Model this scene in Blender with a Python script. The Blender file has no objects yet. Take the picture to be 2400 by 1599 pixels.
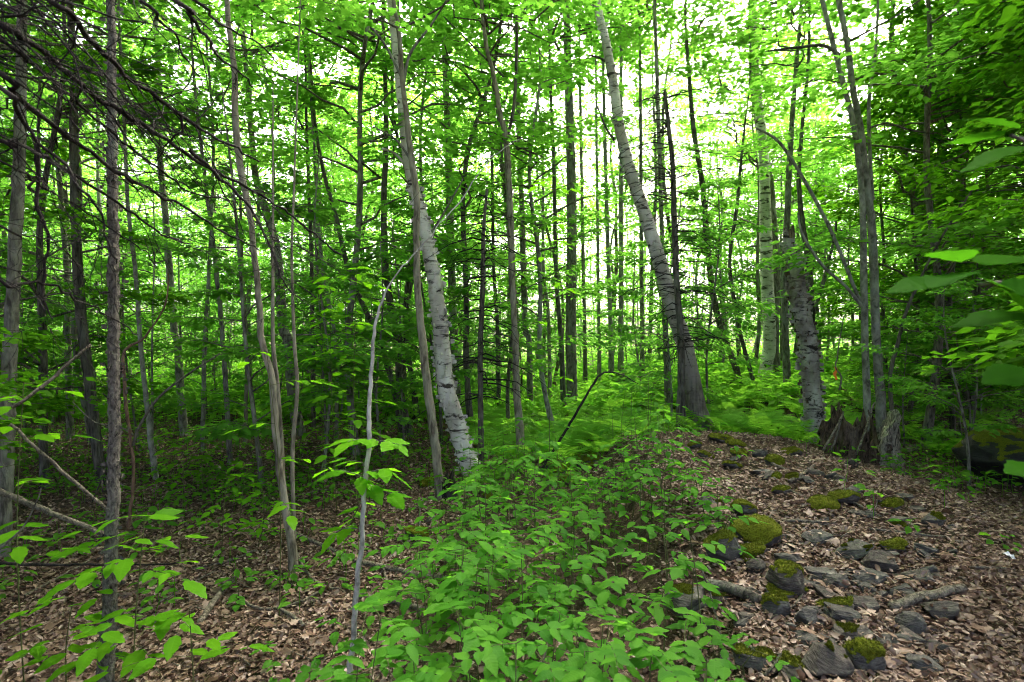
import bpy, math, random
import numpy as np
from mathutils import Vector, Quaternion, Matrix

# ------------------------------------------------------------------ camera, sky, sun, exposure
sc = bpy.context.scene
COL = sc.collection
F = 1333.0          # focal length in photo pixels (2400 wide), 20 mm lens
CH = 1.6
cam_d = bpy.data.cameras.new('camera'); cam = bpy.data.objects.new('camera', cam_d); COL.objects.link(cam)
cam.location = (0, 0, CH); cam.rotation_euler = (math.radians(90), 0, 0)
cam_d.lens = 20.0; cam_d.sensor_width = 36.0; cam_d.clip_start = 0.05; cam_d.clip_end = 2000
cam_d.dof.use_dof = True; cam_d.dof.focus_distance = 5.5; cam_d.dof.aperture_fstop = 4.0
sc.camera = cam
SUN_EL, SUN_AZ = math.radians(52), math.radians(25)
w = bpy.data.worlds.new('World'); sc.world = w; w.use_nodes = True
wn = w.node_tree.nodes; wn.clear()
sky = wn.new('ShaderNodeTexSky'); sky.sky_type = 'NISHITA'; sky.sun_disc = False
sky.sun_elevation = SUN_EL; sky.sun_rotation = SUN_AZ
sky.air_density = 0.3; sky.dust_density = 8.0; sky.ozone_density = 0.0
bg = wn.new('ShaderNodeBackground'); bg.inputs['Strength'].default_value = 0.15
wo = wn.new('ShaderNodeOutputWorld')
w.node_tree.links.new(sky.outputs[0], bg.inputs['Color']); w.node_tree.links.new(bg.outputs[0], wo.inputs['Surface'])
sd = bpy.data.lights.new('sun', 'SUN'); sun = bpy.data.objects.new('sun', sd); COL.objects.link(sun)
sd.energy = 1.5; sd.angle = math.radians(35); sd.color = (1.0, 0.95, 0.86)
sdir = Vector((math.sin(SUN_AZ)*math.cos(SUN_EL), math.cos(SUN_AZ)*math.cos(SUN_EL), math.sin(SUN_EL)))
sun.rotation_euler = (-sdir).to_track_quat('-Z', 'Y').to_euler(); sun.location = (0, 0, 40)
vs = sc.view_settings; vs.view_transform = 'Standard'; vs.look = 'None'; vs.exposure = 3.65; vs.gamma = 1.0; vs.use_curve_mapping = False
cy = sc.cycles
cy.max_bounces = 6; cy.diffuse_bounces = 4; cy.transmission_bounces = 4; cy.glossy_bounces = 2; cy.transparent_max_bounces = 4
cy.use_denoising = True; cy.filter_width = 1.05
try:
    cy.denoiser = 'OPENIMAGEDENOISE'; cy.denoising_input_passes = 'RGB_ALBEDO_NORMAL'
except Exception: pass
cy.caustics_reflective = False; cy.caustics_refractive = False
cy.use_adaptive_sampling = True; cy.adaptive_threshold = 0.014; cy.sample_clamp_indirect = 0.7

rng = np.random.default_rng(7)
R = random.Random(11)
PI = math.pi

# ------------------------------------------------------------------ terrain function
def sst(t):
    t = np.clip(t, 0, 1); return t*t*(3-2*t)
def wob(x, y, s=1.0, o=0.0):
    return (np.sin(x*1.7*s+o)+np.sin(y*1.3*s+1.3+o)+np.sin((x+y)*2.3*s+2.1+o)+np.sin((x*0.8-y*1.9)*1.6*s+o*2))/4
def ground(x, y):
    x = np.asarray(x, float); y = np.asarray(y, float)
    xl = 0.55+0.075*(y-2.5)
    m = 0.46*sst((x-xl)/0.65)*(1-0.72*sst((x-2.5)/2.3))*(1-sst((y-7.0)/2.2))*(0.62+0.38*sst((y-1.5)/4))
    back = 0.50*sst((x-0.8)/3.0)*sst((y-8.5)/6.0) + 0.012*np.clip(y-20, 0, 60)
    near = sst((18-np.hypot(x, y))/10)
    return m+back+0.035*wob(x, y, 1.0)+0.018*wob(x, y, 3.3, 1.0)*near+0.22*wob(x, y, 0.13, 4.0)*sst((np.hypot(x, y)-10)/15) - 0.12*sst((-x-1.5)/2.5)*sst((9-y)/4)
def g1(x, y): return float(ground(x, y))
def pix(px, py, d):
    return Vector(((px-1200)/F*d, d, CH-(py-800)/F*d))
def hit(px, py, far=60):
    d = 1.2
    while d < far:
        p = pix(px, py, d)
        if p.z <= g1(p.x, p.y): break
        d += 0.03
    p = pix(px, py, d); p.z = g1(p.x, p.y); return p

# ------------------------------------------------------------------ mesh collecting
class MB:
    def __init__(s): s.v = []; s.f = []; s.t = []; s.n = 0; s.uv = []
    def add(s, verts, faces, tint=None, luv=None):
        verts = np.asarray(verts, np.float32).reshape(-1, 3)
        for fa in faces:
            s.f.append(np.asarray(fa, np.int32)+s.n)
        s.v.append(verts); s.n += len(verts)
        s.t.append(np.full(len(verts), 0.5, np.float32) if tint is None else np.asarray(tint, np.float32).reshape(-1))
        s.uv.append(np.zeros((len(verts), 3), np.float32) if luv is None else np.asarray(luv, np.float32).reshape(-1, 3))
    def mesh(s, name, mat, smooth=False, attrs=True):
        me = bpy.data.meshes.new(name)
        v = np.concatenate(s.v)
        me.vertices.add(len(v)); me.vertices.foreach_set('co', v.ravel())
        lv = np.concatenate([f.ravel() for f in s.f]); tot = np.concatenate([np.full(len(f), f.shape[1], np.int32) for f in s.f])
        st = np.concatenate([[0], np.cumsum(tot)[:-1]]).astype(np.int32)
        me.loops.add(len(lv)); me.loops.foreach_set('vertex_index', lv.astype(np.int32))
        me.polygons.add(len(tot)); me.polygons.foreach_set('loop_start', st)
        if smooth: me.polygons.foreach_set('use_smooth', np.ones(len(tot), bool))
        me.update(calc_edges=True)
        if attrs:
            a = me.attributes.new('tint', 'FLOAT', 'POINT'); a.data.foreach_set('value', np.concatenate(s.t))
            uv = np.concatenate(s.uv)
            if uv.any():
                a = me.attributes.new('luv', 'FLOAT_VECTOR', 'POINT'); a.data.foreach_set('vector', uv.ravel())
        me.materials.append(mat)
        return me
def link(name, me, parent=None, loc=None):
    o = bpy.data.objects.new(name, me); COL.objects.link(o)
    if parent is not None: o.parent = parent
    if loc is not None: o.location = loc
    return o
def tag(o, label=None, cat=None, group=None, kind=None):
    if label: o['label'] = label
    if cat: o['category'] = cat
    if group: o['group'] = group
    if kind: o['kind'] = kind
    return o
def empty(name, loc, label=None, cat=None, group=None):
    o = link(name, None, None, loc); o.empty_display_size = 0.1
    return tag(o, label, cat, group)

def tubes(mb, P, Rd, k=6, cap=False, tint=0.5):
    """P (N,M,3) polylines, Rd (N,M) or (N,M,k) radii"""
    P = np.asarray(P, float); Rd = np.asarray(Rd, float)
    if P.ndim == 2: P = P[None]; Rd = Rd[None]
    N, M, _ = P.shape
    T = np.gradient(P, axis=1); T /= np.linalg.norm(T, axis=2, keepdims=True)+1e-9
    mt = T.mean(1); ref = np.where(np.abs(mt[:, 2:3]) > 0.75, np.array([[0, 1., 0]]), np.array([[0, 0, 1.]]))
    U = np.cross(ref[:, None, :], T); U /= np.linalg.norm(U, axis=2, keepdims=True)+1e-9
    V = np.cross(T, U)
    a = np.linspace(0, 2*PI, k, endpoint=False)
    if Rd.ndim == 2: Rd = np.repeat(Rd[:, :, None], k, 2)
    ring = P[:, :, None, :]+Rd[..., None]*(np.cos(a)[None, None, :, None]*U[:, :, None, :]+np.sin(a)[None, None, :, None]*V[:, :, None, :])
    idx = np.arange(N*M*k).reshape(N, M, k); nx = np.roll(idx, -1, 2)
    q = np.stack([idx[:, :-1], nx[:, :-1], nx[:, 1:], idx[:, 1:]], -1).reshape(-1, 4)
    fs = [q]
    verts = ring.reshape(-1, 3)
    if cap:
        fs.append(idx[:, 0, ::-1].reshape(N, k)); fs.append(idx[:, -1, :].reshape(N, k))
    mb.add(verts, fs, np.full(len(verts), tint))
    return ring

def resample(pts, rad, step=0.08, mx=400):
    """Catmull-Rom through pts"""
    P = np.array([tuple(p) for p in pts], float); r = np.array(rad, float)
    out = []; ro = []
    n = len(P)
    for i in range(n-1):
        p0 = P[max(i-1, 0)]; p1 = P[i]; p2 = P[i+1]; p3 = P[min(i+2, n-1)]
        m = max(1, min(40, int(np.linalg.norm(p2-p1)/step)))
        for j in range(m):
            t = j/m
            out.append(0.5*((2*p1)+(-p0+p2)*t+(2*p0-5*p1+4*p2-p3)*t*t+(-p0+3*p1-3*p2+p3)*t**3))
            ro.append(r[i]*(1-t)+r[i+1]*t)
    out.append(P[-1]); ro.append(r[-1])
    return np.array(out), np.array(ro)

# leaf templates: verts (x along, y across, z), faces
def tmpl_far():
    v = [(0, 0, 0), (.42, .30, .05), (1, 0, -.04), (.42, -.30, .05)]
    return np.array(v, float), np.array([(0, 2, 1), (0, 3, 2)])
def tmpl_mid():
    v = [(0, 0, 0), (.5, 0, .0), (1, 0, -.10), (.22, .22, .05), (.62, .25, .04), (.22, -.22, .05), (.62, -.25, .04)]
    return np.array(v, float), np.array([(0, 1, 3), (1, 4, 3), (1, 2, 4), (0, 5, 1), (1, 5, 6), (1, 6, 2)])
def tmpl_maple():
    o = [(0, 0), (.02, .30), (.22, .22), (.32, .52), (.50, .28), (.62, .34), (.66, .14), (1.0, 0)]
    pts = o+[(x, -y) for x, y in o[-2:0:-1]]
    v = [(.34, 0, .03)]+[(x, y, -.06*abs(y)/.5) for x, y in pts]
    n = len(pts)
    return np.array(v, float), np.array([(0, 1+i, 1+(i+1) % n) for i in range(n)])
def tmpl_dead():
    v = [(0, 0, 0), (.5, 0, -.05), (1, 0, .12), (.25, .27, .10), (.68, .24, .16), (.25, -.27, .05), (.68, -.24, .13)]
    return np.array(v, float), np.array([(0, 1, 3), (1, 4, 3), (1, 2, 4), (0, 5, 1), (1, 5, 6), (1, 6, 2)])
TF, TM, TP, TD = tmpl_far(), tmpl_mid(), tmpl_maple(), tmpl_dead()

def leaves(mb, C, D, Nn, S, tp, tint=None, zs=None):
    """place leaf templates at C with long axis D, normal Nn, length S"""
    C = np.asarray(C, float); D = np.asarray(D, float); Nn = np.asarray(Nn, float)
    D = D/(np.linalg.norm(D, axis=1, keepdims=True)+1e-9)
    B = np.cross(Nn, D); B /= np.linalg.norm(B, axis=1, keepdims=True)+1e-9
    Nn = np.cross(D, B)
    tv, tf = tp; n = len(C); k = len(tv)
    S = np.broadcast_to(np.asarray(S, float), (n,))
    z = np.ones(n) if zs is None else zs
    V = C[:, None, :]+S[:, None, None]*(tv[None, :, 0:1]*D[:, None]+tv[None, :, 1:2]*B[:, None]+z[:, None, None]*tv[None, :, 2:3]*Nn[:, None])
    Fc = (np.arange(n)*k)[:, None, None]+tf[None]
    t = rng.random(n) if tint is None else np.asarray(tint, float)
    mb.add(V.reshape(-1, 3), [Fc.reshape(-1, tf.shape[1])], np.repeat(t, k))
def upn(n, tilt, r=rng):
    N = np.zeros((n, 3)); N[:, 2] = 1; N[:, :2] = r.normal(0, tilt, (n, 2)); return N
def hdir(a, dz=0.0):
    return np.stack([np.cos(a), np.sin(a), np.broadcast_to(dz, np.shape(a))], -1)

# ------------------------------------------------------------------ materials
class NT:
    def __init__(s, name):
        s.m = bpy.data.materials.new(name); s.m.use_nodes = True; s.t = s.m.node_tree; s.t.nodes.clear()
        s.out = s.t.nodes.new('ShaderNodeOutputMaterial')
    def n(s, typ, **kw):
        o = s.t.nodes.new(typ)
        for k, v in kw.items(): setattr(o, k, v)
        return o
    def l(s, a, b): s.t.links.new(a, b)
    def val(s, sock, x):
        if hasattr(x, 'is_output') or isinstance(x, bpy.types.NodeSocket): s.l(x, sock)
        else: sock.default_value = x
    def math(s, op, a, b=0.0, c=None, clamp=False):
        o = s.n('ShaderNodeMath', operation=op, use_clamp=clamp); s.val(o.inputs[0], a); s.val(o.inputs[1], b)
        if c is not None: s.val(o.inputs[2], c)
        return o.outputs[0]
    def mix(s, f, a, b, blend='MIX'):
        o = s.n('ShaderNodeMix', data_type='RGBA', blend_type=blend)
        s.val(o.inputs['Factor'], f)
        for nm, x in ((6, a), (7, b)):
            if isinstance(x, (tuple, list)): o.inputs[nm].default_value = (*x[:3], 1)
            else: s.l(x, o.inputs[nm])
        return o.outputs[2]
    def coord(s, sc_=(1, 1, 1), kind='Object'):
        tc = s.n('ShaderNodeTexCoord'); mp = s.n('ShaderNodeMapping'); mp.inputs['Scale'].default_value = sc_
        s.l(tc.outputs[kind], mp.inputs[0]); return mp.outputs[0]
    def noise(s, vec, scale, det=4, rough=.55, dist=0.0):
        o = s.n('ShaderNodeTexNoise'); s.l(vec, o.inputs['Vector']); o.inputs['Scale'].default_value = scale
        o.inputs['Detail'].default_value = det; o.inputs['Roughness'].default_value = rough; o.inputs['Distortion'].default_value = dist
        return o.outputs['Fac']
    def ramp(s, f, stops, interp='LINEAR'):
        o = s.n('ShaderNodeValToRGB'); o.color_ramp.interpolation = interp; e = o.color_ramp.elements
        while len(e) < len(stops): e.new(0.5)
        for el, (p, c) in zip(e, stops):
            el.position = p; el.color = (*c, 1) if isinstance(c, tuple) else (c, c, c, 1)
        s.l(f, o.inputs[0]); return o.outputs[0]
    def bump(s, h, strength=.5, dist=.02, normal=None):
        o = s.n('ShaderNodeBump'); o.inputs['Strength'].default_value = strength; o.inputs['Distance'].default_value = dist
        s.l(h, o.inputs['Height'])
        if normal is not None: s.l(normal, o.inputs['Normal'])
        return o.outputs[0]
    def pbr(s, col, rough=.85, normal=None, spec=.25):
        b = s.n('ShaderNodeBsdfPrincipled')
        if isinstance(col, tuple): b.inputs['Base Color'].default_value = (*col, 1)
        else: s.l(col, b.inputs['Base Color'])
        s.val(b.inputs['Roughness'], rough); b.inputs['Specular IOR Level'].default_value = spec
        if normal is not None: s.l(normal, b.inputs['Normal'])
        s.l(b.outputs[0], s.out.inputs[0]); return b

def leaf_mat(name, dark, light, trans, gloss=.04, near=False, tfac=.5, rough=.45):
    t = NT(name)
    at = t.n('ShaderNodeAttribute', attribute_name='tint').outputs['Fac']
    oi = t.n('ShaderNodeObjectInfo').outputs['Random']
    f = t.math('ADD', t.math('MULTIPLY', at, .55), t.math('MULTIPLY', oi, .45)) if not near else t.math('ADD', t.math('MULTIPLY', at, .1), t.math('MULTIPLY', oi, .85))
    col = t.mix(f, dark, light)
    tcol = t.mix(f, tuple(c*.72 for c in trans), trans)
    nrm = None
    if near:
        vv = t.n('ShaderNodeAttribute', attribute_name='luv').outputs['Vector']
        sp = t.n('ShaderNodeSeparateXYZ'); t.l(vv, sp.inputs[0])
        av = t.math('ABSOLUTE', sp.outputs[1])
        ph = t.math('SUBTRACT', t.math('MULTIPLY', sp.outputs[0], 9.0), t.math('MULTIPLY', av, 3.0))
        fr = t.math('ABSOLUTE', t.math('SUBTRACT', t.math('FRACT', ph), .5))
        vein = t.math('SUBTRACT', 1.0, t.math('MULTIPLY', fr, 9.0), clamp=True)
        mid = t.math('SUBTRACT', 1.0, t.math('MULTIPLY', av, 14.0), clamp=True)
        vm = t.math('MAXIMUM', t.math('MULTIPLY', vein, .55), mid)
        nz = t.noise(t.coord(), 60, 3)
        col = t.mix(t.math('MULTIPLY', vm, .16), col, tuple(min(1, c*1.9+.01) for c in light))
        col = t.mix(t.math('MULTIPLY', nz, .35), col, tuple(c*.55 for c in dark))
        nrm = t.bump(t.math('MULTIPLY', fr, t.math('SUBTRACT', 1.0, mid)), .35, .006)
    d = t.n('ShaderNodeBsdfDiffuse'); t.l(col, d.inputs[0])
    tr = t.n('ShaderNodeBsdfTranslucent'); t.l(tcol, tr.inputs[0])
    gl = t.n('ShaderNodeBsdfGlossy'); gl.inputs['Roughness'].default_value = rough; gl.inputs[0].default_value = (1, 1, 1, 1)
    if nrm is not None:
        for x in (d, gl): t.l(nrm, x.inputs['Normal'])
    m1 = t.n('ShaderNodeMixShader'); m1.inputs[0].default_value = tfac; t.l(d.outputs[0], m1.inputs[1]); t.l(tr.outputs[0], m1.inputs[2])
    m2 = t.n('ShaderNodeMixShader'); m2.inputs[0].default_value = gloss; t.l(m1.outputs[0], m2.inputs[1]); t.l(gl.outputs[0], m2.inputs[2])
    t.l(m2.outputs[0], t.out.inputs[0]); return t.m

L_MAPLE = leaf_mat('maple_leaf', (.060, .172, .020), (.120, .270, .032), (.26, .64, .060), gloss=.003)
L_BEECH = leaf_mat('beech_leaf', (.052, .165, .020), (.110, .262, .032), (.24, .62, .055), gloss=.003)
L_SHADED = leaf_mat('shade_tinted_leaf', (.030, .105, .006), (.065, .175, .009), (.12, .36, .010), gloss=.002)  # darkness of the frame edges put into the leaf colour
L_FERN = leaf_mat('fern_leaf', (.070, .205, .020), (.135, .33, .030), (.30, .70, .045), gloss=.002)
L_LOW = leaf_mat('seedling_leaf', (.045, .150, .014), (.09, .24, .020), (.22, .54, .030), gloss=.003)
L_SHRUB = leaf_mat('shrub_leaf', (.026, .118, .010), (.088, .245, .020), (.17, .50, .026), gloss=.003, near=True)
L_NEAR = leaf_mat('sapling_leaf', (.045, .165, .006), (.10, .27, .009), (.23, .62, .012), gloss=.0025, near=True)
L_BIG = leaf_mat('broad_leaf', (.018, .080, .005), (.032, .115, .006), (.07, .26, .007), gloss=.0012, near=True)  # right edge's shade is put into this darker leaf colour

def bark_mat(name, c1, c2, c3=None, sxy=9, sz=2.2, bump=.6, lich=.35, dist=.02):
    t = NT(name)
    co = t.coord((sxy, sxy, sz)); n1 = t.noise(co, 3.2, 6, .62, .6)
    co2 = t.coord((1, 1, .5)); n2 = t.noise(co2, 7, 5, .6)
    col = t.ramp(n1, [(.36, tuple(c*.7 for c in c1)), (.62, c2)])
    if c3: col = t.mix(t.ramp(n2, [(.50, 0.0), (.66, lich)]), col, c3)
    n3 = t.noise(co, 12, 4)
    h = t.math('ADD', n1, t.math('MULTIPLY', n3, .3))
    t.pbr(col, .92, t.bump(h, min(1.0, bump*1.5), dist*1.6), .15); return t.m
B_GREY = bark_mat('smooth_grey_bark', (0.095, 0.092, 0.074), (0.228, 0.224, 0.184), (0.323, 0.342, 0.294), 5, 3.0, .35, .5, .01)
B_TAN = bark_mat('tan_bark', (0.095, 0.082, 0.057), (0.228, 0.204, 0.147), (0.285, 0.286, 0.225), 8, 2.0, .45, .4, .01)
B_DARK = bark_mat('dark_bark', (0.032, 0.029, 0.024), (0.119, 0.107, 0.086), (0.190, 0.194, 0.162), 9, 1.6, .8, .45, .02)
B_MID = bark_mat('grey_brown_bark', (0.067, 0.061, 0.049), (0.195, 0.184, 0.149), (0.304, 0.316, 0.270), 8, 2.2, .7, .5, .02)
B_SPRUCE = bark_mat('scaly_grey_bark', (0.052, 0.047, 0.039), (0.157, 0.143, 0.118), (0.209, 0.224, 0.186), 22, 12, .9, .35, .012)
B_DEAD = bark_mat('dead_black_bark', (.006, .005, .0045), (.024, .020, .017), (.085, .08, .072), 14, 5, .7, .4, .01)
B_TWIG = bark_mat('grey_twig', (0.052, 0.046, 0.035), (0.162, 0.148, 0.116), None, 12, 3, .4)
B_WHITE = bark_mat('pale_smooth_bark', (.20, .195, .165), (.40, .39, .34), (.12, .12, .10), 6, 4, .3, .5, .006)
B_STEM = bark_mat('green_stem', (.045, .055, .018), (.11, .12, .045), None, 12, 3, .3)
B_RED = bark_mat('reddish_stem', (.10, .055, .038), (.20, .125, .085), None, 12, 3, .4)
B_LOG = bark_mat('weathered_wood', (0.062, 0.051, 0.037), (0.209, 0.184, 0.137), (0.095, 0.102, 0.078), 14, 14, .6, .3)
B_ROT = bark_mat('rotten_wood', (.018, .013, .009), (.15, .105, .070), (.30, .25, .19), 16, 2.5, 1.0, .35, .03)
B_PALE = bark_mat('pale_rotten_wood', (.10, .085, .06), (.50, .45, .35), (.12, .11, .08), 16, 4, 1.0, .35, .03)

def birch_mat(name, white, dirty, dark, old=None):
    t = NT(name)
    h1 = t.noise(t.coord((2.0, 2.0, 11)), 2.6, 5, .6)
    h2 = t.noise(t.coord((1.6, 1.6, 4.5)), 2.4, 6, .65, .5)
    big = t.noise(t.coord((2, 2, 1.2)), 1.6, 5, .6)
    fine = t.noise(t.coord((5, 5, 28)), 3, 3)
    col = t.mix(t.ramp(big, [(.38, 0.0), (.62, 1.0)]), white, dirty)
    col = t.mix(t.ramp(h1, [(.56, 0.0), (.63, .75)]), col, tuple(.5*(a+b) for a, b in zip(dirty, dark)))
    col = t.mix(t.ramp(h2, [(.55, 0.0), (.62, 1.0)]), col, dark)
    col = t.mix(t.ramp(fine, [(.66, 0.0), (.72, .7)]), col, dark)
    if old:     # old brown furrowed bark on the lower stem
        tc = t.n('ShaderNodeTexCoord'); sp = t.n('ShaderNodeSeparateXYZ'); t.l(tc.outputs['Object'], sp.inputs[0])
        zf = t.math('ADD', sp.outputs[2], t.math('MULTIPLY', big, 2.2)); fur = t.noise(t.coord((10, 10, 1.6)), 3, 5, .6)
        col = t.mix(t.ramp(t.math('MULTIPLY', zf, .2), [(.36, .95), (.62, .0)]), col, t.ramp(fur, [(.3, tuple(c*.3 for c in old)), (.7, old)]))
    hh = t.math('SUBTRACT', t.math('ADD', h1, t.math('MULTIPLY', fine, .4)), h2)
    t.pbr(col, .8, t.bump(hh, .6, .012), .2); return t.m
B_BIRCH = birch_mat('birch_bark', (.58, .55, .49), (.33, .30, .255), (.040, .033, .027))
B_BIRCH2 = birch_mat('grey_birch_bark', (.56, .53, .48), (.28, .255, .22), (.035, .028, .024), (.17, .14, .112))
B_SNAG = birch_mat('shaggy_birch_bark', (.40, .375, .335), (.17, .15, .125), (.022, .018, .015))

def litter_mat():
    t = NT('dead_leaf')
    at = t.n('ShaderNodeAttribute', attribute_name='tint').outputs['Fac']
    col = t.ramp(at, [(0, (.045, .027, .018)), (.3, (.12, .072, .048)), (.6, (.185, .122, .086)), (.85, (.275, .195, .146)), (1, (.36, .275, .215))])
    nz = t.noise(t.coord(), 45, 4)
    col = t.mix(t.ramp(nz, [(.4, 0.0), (.7, .5)]), col, (.07, .04, .026))
    b = t.n('ShaderNodeBsdfDiffuse'); t.l(col, b.inputs[0])
    tr = t.n('ShaderNodeBsdfTranslucent'); t.l(col, tr.inputs[0])
    gl = t.n('ShaderNodeBsdfGlossy'); gl.inputs['Roughness'].default_value = .4
    m1 = t.n('ShaderNodeMixShader'); m1.inputs[0].default_value = .15; t.l(b.outputs[0], m1.inputs[1]); t.l(tr.outputs[0], m1.inputs[2])
    m2 = t.n('ShaderNodeMixShader'); m2.inputs[0].default_value = .035; t.l(m1.outputs[0], m2.inputs[1]); t.l(gl.outputs[0], m2.inputs[2])
    t.l(m2.outputs[0], t.out.inputs[0]); return t.m
M_LITTER = litter_mat()
def soil_mat():
    t = NT('forest_soil')
    co = t.coord()
    n1 = t.noise(co, 1.3, 6, .6); n2 = t.noise(co, 22, 6, .65, .8); n3 = t.noise(co, 90, 4)
    a = t.ramp(n2, [(.3, (.022, .014, .010)), (.5, (.075, .048, .034)), (.72, (.17, .115, .082))])
    b = t.ramp(n2, [(.3, (.016, .016, .008)), (.7, (.055, .05, .026))])
    col = t.mix(t.ramp(n1, [(.42, 0.0), (.62, .8)]), a, b)
    t.pbr(col, .95, t.bump(t.math('ADD', n2, t.math('MULTIPLY', n3, .4)), .9, .05), .1); return t.m
M_SOIL = soil_mat()
def stone_mat(name, c1, c2, lich):
    t = NT(name)
    co = t.coord(); oi = t.n('ShaderNodeObjectInfo').outputs['Random']
    n1 = t.noise(co, 5, 6, .65); n2 = t.noise(t.coord((6, 6, 40)), 3, 5, .6, .4); n3 = t.noise(co, 40, 4)
    col = t.ramp(n1, [(.3, c1), (.7, c2)])
    col = t.mix(t.ramp(n2, [(.4, 0.0), (.65, .5)]), col, tuple(c*.45 for c in c1))
    col = t.mix(t.ramp(t.noise(co, 9, 5, .7), [(.56, 0.0), (.64, .55)]), col, lich)
    col = t.mix(t.math('MULTIPLY', oi, .5), col, tuple(c*.6 for c in c1))
    h = t.math('ADD', t.math('MULTIPLY', n2, .8), t.math('ADD', n1, t.math('MULTIPLY', n3, .3)))
    t.pbr(col, .8, t.bump(h, .8, .02), .3); return t.m
M_STONE = stone_mat('grey_fieldstone', (.032, .030, .025), (.100, .094, .080), (.16, .16, .125))
M_STONE2 = stone_mat('brown_fieldstone', (.034, .028, .022), (.10, .084, .066), (.14, .14, .10))
M_BOULDER = stone_mat('shade_tinted_boulder', (.014, .014, .011), (.045, .045, .036), (.05, .06, .03))  # fieldstone darkened so the colour itself holds the deep shade
def moss_mat():
    t = NT('moss'); co = t.coord()
    n1 = t.noise(co, 6, 5); n2 = t.noise(co, 110, 4, .7); at = t.n('ShaderNodeAttribute', attribute_name='tint').outputs['Fac']
    col = t.mix(n1, (.055, .075, .005), (.165, .185, .010))
    col = t.mix(t.math('MULTIPLY', at, .5), col, (.25, .26, .018))
    col = t.mix(t.ramp(n2, [(.35, .7), (.55, 0.0)]), col, (.025, .03, .006))
    t.pbr(col, .95, t.bump(t.math('ADD', n2, n1), 1.0, .02), .1); return t.m
M_MOSS = moss_mat()
def flat_mat(name, col, rough=.6):
    t = NT(name); n = t.noise(t.coord(), 40, 3); t.pbr(t.mix(n, col, tuple(c*.7 for c in col)), rough); return t.m
M_FLAG = flat_mat('orange_tape', (.80, .20, .02)); M_PAPER = flat_mat('white_scrap', (.75, .76, .80))

# ------------------------------------------------------------------ ground sheet
def graded(a, b, fine, far_lo, far_hi):
    c = np.arange(a, b, fine); lo = [a]; st = fine
    while lo[-1] > far_lo: st *= 1.13; lo.append(lo[-1]-st)
    hi = [c[-1]]; st = fine
    while hi[-1] < far_hi: st *= 1.13; hi.append(hi[-1]+st)
    return np.concatenate([lo[:0:-1], c, hi[1:]])
gx = graded(-6, 7, .07, -320, 320); gy = graded(.8, 10, .07, -60, 420)
X, Y = np.meshgrid(gx, gy); Z = ground(X, Y)
mb = MB(); ny, nx_ = X.shape
ii = np.arange(nx_*ny).reshape(ny, nx_)
mb.add(np.stack([X, Y, Z], -1), [np.stack([ii[:-1, :-1], ii[:-1, 1:], ii[1:, 1:], ii[1:, :-1]], -1).reshape(-1, 4)])
gnd = link('ground', mb.mesh('ground', M_SOIL, True)); tag(gnd, kind='structure')

FOOT = []
def in_shrub(x, y):
    return (x > -.55) & (x < .35+.16*y) & (y < 6.2) & (x > -.75+.06*y)
def extra(mbl):
    # whole broad leaves and fine slivers mixed into the litter
    for n, sz, tp, tl in ((2600, .07, TP, .34), (26000, .05, (np.array([(0, -.03, 0), (0, .03, 0), (.5, .035, .05), (.5, -.03, .05), (1, 0, 0)]), np.array([(0, 3, 2), (0, 2, 1), (3, 4, 2)])), .25)):
        y = 1.3*np.exp(rng.random(n)*math.log(9/1.3)); x = (rng.random(n)*2-1)*(.98*y+.5)
        k = (rng.random(n) > .8*in_shrub(x, y)); x = x[k]; y = y[k]; n = len(x)
        z = ground(x, y)+.012+rng.random(n)*.028
        leaves(mbl, np.stack([x, y, z], -1), hdir(rng.random(n)*6.28, rng.normal(0, .15, n)), upn(n, tl), sz*(.5+.8*rng.random(n)), tp, np.clip(rng.normal(.55, .22, n), 0, 1), rng.normal(1, 1.2, n))
# fallen leaves: one layer of curled dead leaves, denser near the camera
def litter(n, y0, y1, xr, size, name, label):
    y = y0*np.exp(rng.random(n)*math.log(y1/y0)); x = (rng.random(n)*2-1)*(xr*y+.8)
    keep = rng.random(n) > np.maximum(.85*in_shrub(x, y), .45*(wob(x, y, 1.6, 7) > .28)); x = x[keep]; y = y[keep]; n = len(x)
    keep = np.ones(len(x), bool)
    zt = np.full(len(x), -9.0)
    for sx, sy, rx, ry, zc, sz in FOOT:
        q2 = ((x-sx)/rx)**2+((y-sy)/ry)**2; ins = q2 < .85
        keep &= ~ins | (rng.random(len(x)) < (.13 if rx > .05 else .02))
        zt = np.where(ins, np.maximum(zt, zc+sz*.93*np.clip(1-q2, 0, 1)**.35), zt)
    x = x[keep]; y = y[keep]; zt = zt[keep]; n = len(x)
    z = np.maximum(ground(x, y)+rng.random(n)**2*.03+.005, zt)
    a = rng.random(n)*2*PI
    mbl = MB()
    t = np.clip(rng.normal(.56, .24, n)+.16*wob(x, y, 2.0, 3), 0, 1)
    leaves(mbl, np.stack([x, y, z], -1), hdir(a, rng.normal(0, .22, n)), upn(n, .42), size*(.45+.5*rng.random(n)+.55*rng.random(n)**4), TD, t, rng.normal(1.0, 1.3, n))
    extra(mbl)
    o = link(name, mbl.mesh(name, M_LITTER, True)); tag(o, label, 'leaf litter', kind='stuff')

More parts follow.
